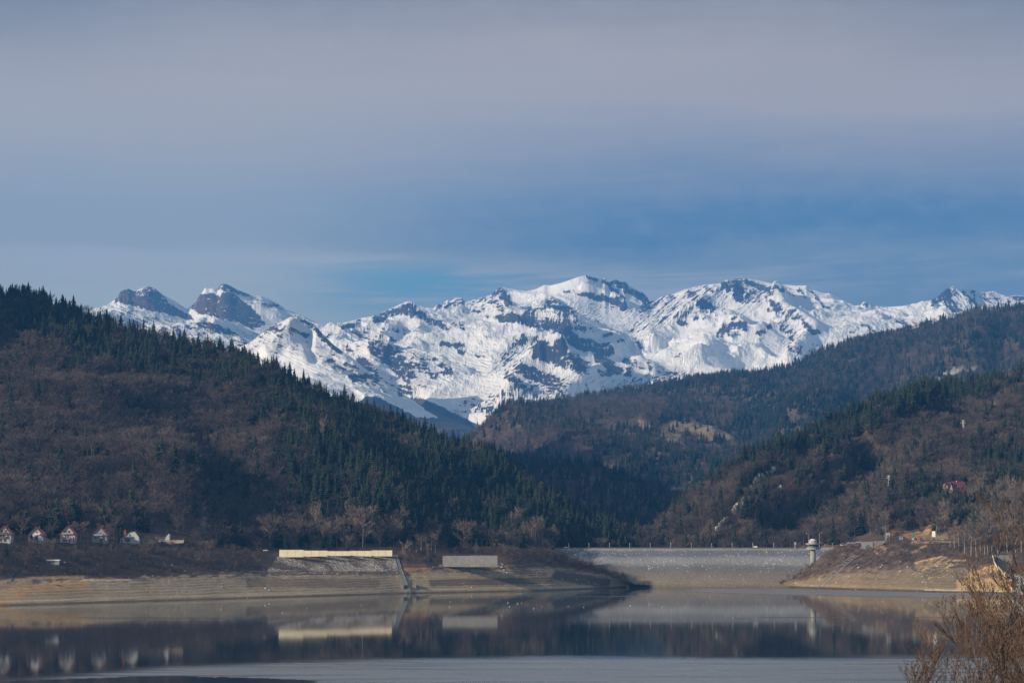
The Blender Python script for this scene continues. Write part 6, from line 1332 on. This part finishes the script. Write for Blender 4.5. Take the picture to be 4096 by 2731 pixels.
mb = MB(); mb.box(-15*k, 22*k, 0, 9, -3, 36*k); mb.build('wall', m_yel, t)
mb = MB(); mb.prism([(-19*k, 34*k), (2*k, 50*k), (26*k, 34*k)], -.8, 9.5); mb.build('roof', m_mar, t)
for z_ in (10, 24): balcony(-2*k, 20*k, z_*k, t, m_paint)
for a, z_ in ((-10, 26), (2, 26), (12, 26), (2, 12)): win(a*k, (a+5)*k, z_*k, (z_+6)*k, t, -.01)

# ------------------------------------------------------------------ pylons
def pylon(X, Yb, Yt, label):
    p = H4.on(X, Yb); p.z -= 1; p.y -= 6; k = mpp(p.y); h = (Yb-Yt)*k+1; t = thing('lattice_pylon', p, label, 'pylon')
    mb = MB(); b0 = .95; b1 = .5; nseg = 7
    def cr_(f): w_ = b0+(b1-b0)*f; return [(sx*w_, sy*w_, f*h) for sx, sy in ((-1,-1),(1,-1),(1,1),(-1,1))]
    for i in range(nseg):
        A0, A1 = cr_(i/nseg), cr_((i+1)/nseg)
        for j in range(4):
            mb.tube(A0[j], A1[j], .10, .10, 4); mb.tube(A0[j], A1[(j+1) % 4], .06, .06, 4); mb.tube(A1[j], A1[(j+1) % 4], .06, .06, 4)
    mb.build('mast', m_paint, t)
    for f, w_ in ((.97, 2.0), (.82, 2.9)): mb = MB(); mb.tube((-w_, 0, f*h), (w_, 0, f*h), .13, .13, 4); mb.tube((-w_, 0, f*h), (0, 0, f*h+.9), .08, .08, 4); mb.tube((w_, 0, f*h), (0, 0, f*h+.9), .08, .08, 4); mb.build('cross_arm', m_paint, t)
pylon(3849, 1742, 1681, 'pale lattice pylon, the upper one on the right hillside')
pylon(3552, 1950, 1902, 'pale lattice pylon, the lower one on the right hillside')

# ------------------------------------------------------------------ birds on the water
def bird_mesh():
    mb = MB(); n_ = 8; prof = [(-.26, .0, .12), (-.18, .05, .12), (-.05, .11, .12), (.08, .11, .13), (.16, .06, .17), (.20, .045, .24), (.24, .055, .30), (.30, .035, .30), (.37, .008, .28)]
    vs = []; 
    for x, r, z in prof:
        for i in range(n_): a = 2*math.pi*i/n_; vs.append((x, r*math.cos(a), z+r*.8*math.sin(a)))
    fs = [(k*n_+i, k*n_+(i+1) % n_, (k+1)*n_+(i+1) % n_, (k+1)*n_+i) for k in range(len(prof)-1) for i in range(n_)]
    mb.add(vs, fs); return mb.mesh('gull', mat_basic('white_feathers', (.8,.8,.8), var=.05), True)
gm = bird_mesh()
gulls = [(1228,2432),(1130,2450),(1445,2420),(1801,2406),(1799,2427),(2032,2410),(2086,2410),(2070,2413),(2038,2425),(2135,2433),(2168,2424),(2272,2425),(2334,2427),(2520,2422),(2646,2427),(2933,2472),(3530,2403)]
gl = ['white gull floating left, below the pale stepped shore', 'white gull floating lowest of the left-hand ones', 'white gull floating below the cream wall alone', 'white gull floating below the grey wall, upper of a pair', 'white gull floating below the grey wall, lower of a pair', 'white gull floating in the middle group, top left one', 'white gull floating in the middle group, top right one', 'white gull floating in the middle group, between the top two', 'white gull floating in the middle group, lower left one',
      'white gull floating just below the middle group', 'white gull floating beside the short pale ripple in the middle', 'white gull floating below the left end of the dam', 'white gull floating right of the one below the dam end', 'white gull floating under the boats on the pale ripple', 'white gull floating below the left half of the dam', 'white gull floating at the left tip of the lowest pale ripple', 'white gull floating alone below the slipway']
for (X, Y), lab in zip(gulls, gl):
    D = float(-HC/cv(X, Y)[1]); o = bpy.data.objects.new('gull', gm); COL.objects.link(o); o.location = (float(cv(X, Y)[0])*D, D, -.04); o.rotation_euler = (0, 0, rng.random()*6.28); o.scale = (1.6,)*3; tag(o, lab, 'gull', 'gulls floating on the lake')

# ------------------------------------------------------------------ bare shrubs in front, lower right
m_sh = bpy.data.materials.new('shrub_bark'); m_sh.use_nodes = True; n = NT(m_sh.node_tree); tc = n.n('ShaderNodeTexCoord').outputs['Object']
c = n.mix(n.mapr(n.noise(tc, 9.0, 4, .6), .35, .7), (.026,.020,.017), (.105,.082,.068)); b = n.n('ShaderNodeBsdfPrincipled', {'Base Color': c, 'Roughness': .7}); n.n('ShaderNodeOutputMaterial', {'Surface': b.outputs[0]})
m_bud = mat_basic('red_buds', (.09,.042,.034), var=.2)
def shoot(mb, pts, r, n):
    for i in range(len(pts)-1): mb.tube(pts[i], pts[i+1], r*(1-.8*i/(len(pts)-1))+.0006, r*(1-.8*(i+1)/(len(pts)-1))+.0006, n, cap=False)
def grow(mb, bd, pts, r, lev, rd):
    r = r*.8; shoot(mb, pts, r, 5 if lev == 0 else 4 if lev == 1 else 3); ns = len(pts)-1
    dd = (pts[-1]-pts[-2]).normalized()
    if lev >= 1: bd.tube(pts[-1], pts[-1]+dd*.012, .0024, .0008, 4)
    if lev >= 2:
        for k in range(2): s0 = pts[0].lerp(pts[-1], rd.uniform(.4, 1)); bd.tube(s0, s0+Vector((rd.uniform(-1,1), 0, rd.uniform(.2,1))).normalized()*.010, .0022, .0008, 4)
    if lev == 3: return
    lo = .45 if lev == 0 else .12; cnt_ = (14, 6, 3)[lev]; rng_ = ((.14,.36), (.08,.19), (.04,.09))[lev]
    for k in range(cnt_):
        f = lo+(1-lo)*(k+rd.random())/cnt_*.97; i = min(int(f*ns), ns-1); s0 = pts[i].lerp(pts[i+1], f*ns-i); td = (pts[i+1]-pts[i]).normalized()
        side = Vector((rd.choice((-1,1))*rd.uniform(.3,1), rd.uniform(-.6,.6), rd.uniform(-.3,.6))); d = (td+side*.72).normalized(); L = rd.uniform(*rng_)*(1.15-.6*max(0, f-lo)/(1-lo)); q = s0; pp_ = [s0]; m_ = (5, 4, 2)[lev]
        for s__ in range(m_): d = (d+Vector((0,0,.10))+Vector((rd.uniform(-1,1), rd.uniform(-1,1), rd.uniform(-1,1)))*.09).normalized(); q = q+d*(L/m_); pp_.append(q)
        grow(mb, bd, pp_, max(.0011, r*(.52 if lev == 0 else .6)*(1-.5*f)), lev+1, rd)
def shrub(loc, stems, label, seed):
    rd = random.Random(seed); t = thing('bare_shrub', loc, label, 'shrub'); mb = MB(); bd = MB()
    for (Xt, Yt, D, r, bx, cx_) in stems:
        tip = P(Xt, Yt, D)-Vector(loc); root = Vector((rd.uniform(-.2, .2)+bx, rd.uniform(-.3, .3), 0)); ctl = root.lerp(tip, .55)+Vector((cx_, rd.uniform(-.2,.2), rd.uniform(-.1,.2)))
        pts = []
        for i in range(13): u = i/12; pts.append(root*(1-u)**2+ctl*2*u*(1-u)+tip*u*u+Vector((rd.uniform(-1,1), rd.uniform(-1,1), 0))*.018*(0 < i < 12))
        grow(mb, bd, pts, r, 0, rd)
    mb.build('branches', m_sh, t); bd.build('buds', m_bud, t)
def ground(X, D): a = float(cv(X, 2700)[0])*D; return (a, D, near_z(a, D)-.1)
rd9 = random.Random(77); st1_ = [(4010,2085,12.3,.010,0,.35),(3965,2200,12.5,.009,0,.35),(3880,2350,12.0,.009,0,.5),(3870,2400,12.4,.008,0,.5),(4070,2040,12.4,.010,0,.3),(4110,1960,12.6,.010,.2,.2),(3830,2500,12.2,.008,0,.5),(3900,2270,12.1,.008,0,.45)]
for k in range(34):
    Xt = rd9.uniform(3950, 4280); Yt = 2731-(Xt-3650)*1.02*rd9.uniform(.45, .95); st1_.append((Xt, max(Yt, 2040), rd9.uniform(11.6, 12.8), rd9.uniform(.006, .009), rd9.uniform(-.3, .4), rd9.uniform(.2, .6)))
shrub(ground(4480, 12.2), st1_, 'big bare brown shrub leaning in from the lower right corner', 21)
st2_ = [(x_+105, y_+60, d_, r_, p_, q_) for x_, y_, d_, r_, p_, q_ in [(3955,2270,11.0,.0075,-.05,.02),(3760,2395,11.1,.006,0,.1),(3745,2500,11.0,.005,0,.12),(3840,2470,11.2,.006,0,.1),(3900,2400,11.1,.006,0,.05),(3950,2560,11.0,.005,0,.05),(4040,2460,10.9,.006,.05,0),(4080,2600,11.0,.005,.1,0),(3850,2590,11.2,.005,-.05,.1)]]
shrub(ground(4010, 11.0), st2_, 'upright bare reddish shrub in the lower right foreground, in front of the leaning one', 22)
shrub(ground(3800, 10.5), [(3665,2632,10.5,.0035,-.05,0),(3705,2660,10.4,.003,0,0),(3765,2620,10.6,.004,0,0),(3830,2650,10.5,.004,.05,0),(3625,2695,10.5,.003,-.05,0)], 'low thin bare twigs at the bottom edge left of the shrubs', 23)

# ------------------------------------------------------------------ air
hz = bpy.data.meshes.new('haze'); x_, y0_, y1_, z0_, z1_ = 9500, -3000, 19500, -8.2, 2600
hz.from_pydata([(x, y, z) for x in (-x_, x_) for y in (y0_, y1_) for z in (z0_, z1_)], [], [(0,1,3,2),(4,6,7,5),(0,4,5,1),(2,3,7,6),(0,2,6,4),(1,5,7,3)])
mh = bpy.data.materials.new('haze_air'); mh.use_nodes = True; n = NT(mh.node_tree)
pv = n.n('ShaderNodeVolumePrincipled', {'Color': (.09, .38, 1.0, 1), 'Density': 5.5e-5, 'Anisotropy': 0.1}); n.n('ShaderNodeOutputMaterial', {'Volume': pv.outputs[0]})
o = mesh_obj('haze', hz, mh); tag(o, 'thin blue haze filling the valley', 'haze', kind='stuff')
scene.cycles.volume_bounces = 0; scene.cycles.max_bounces = 5
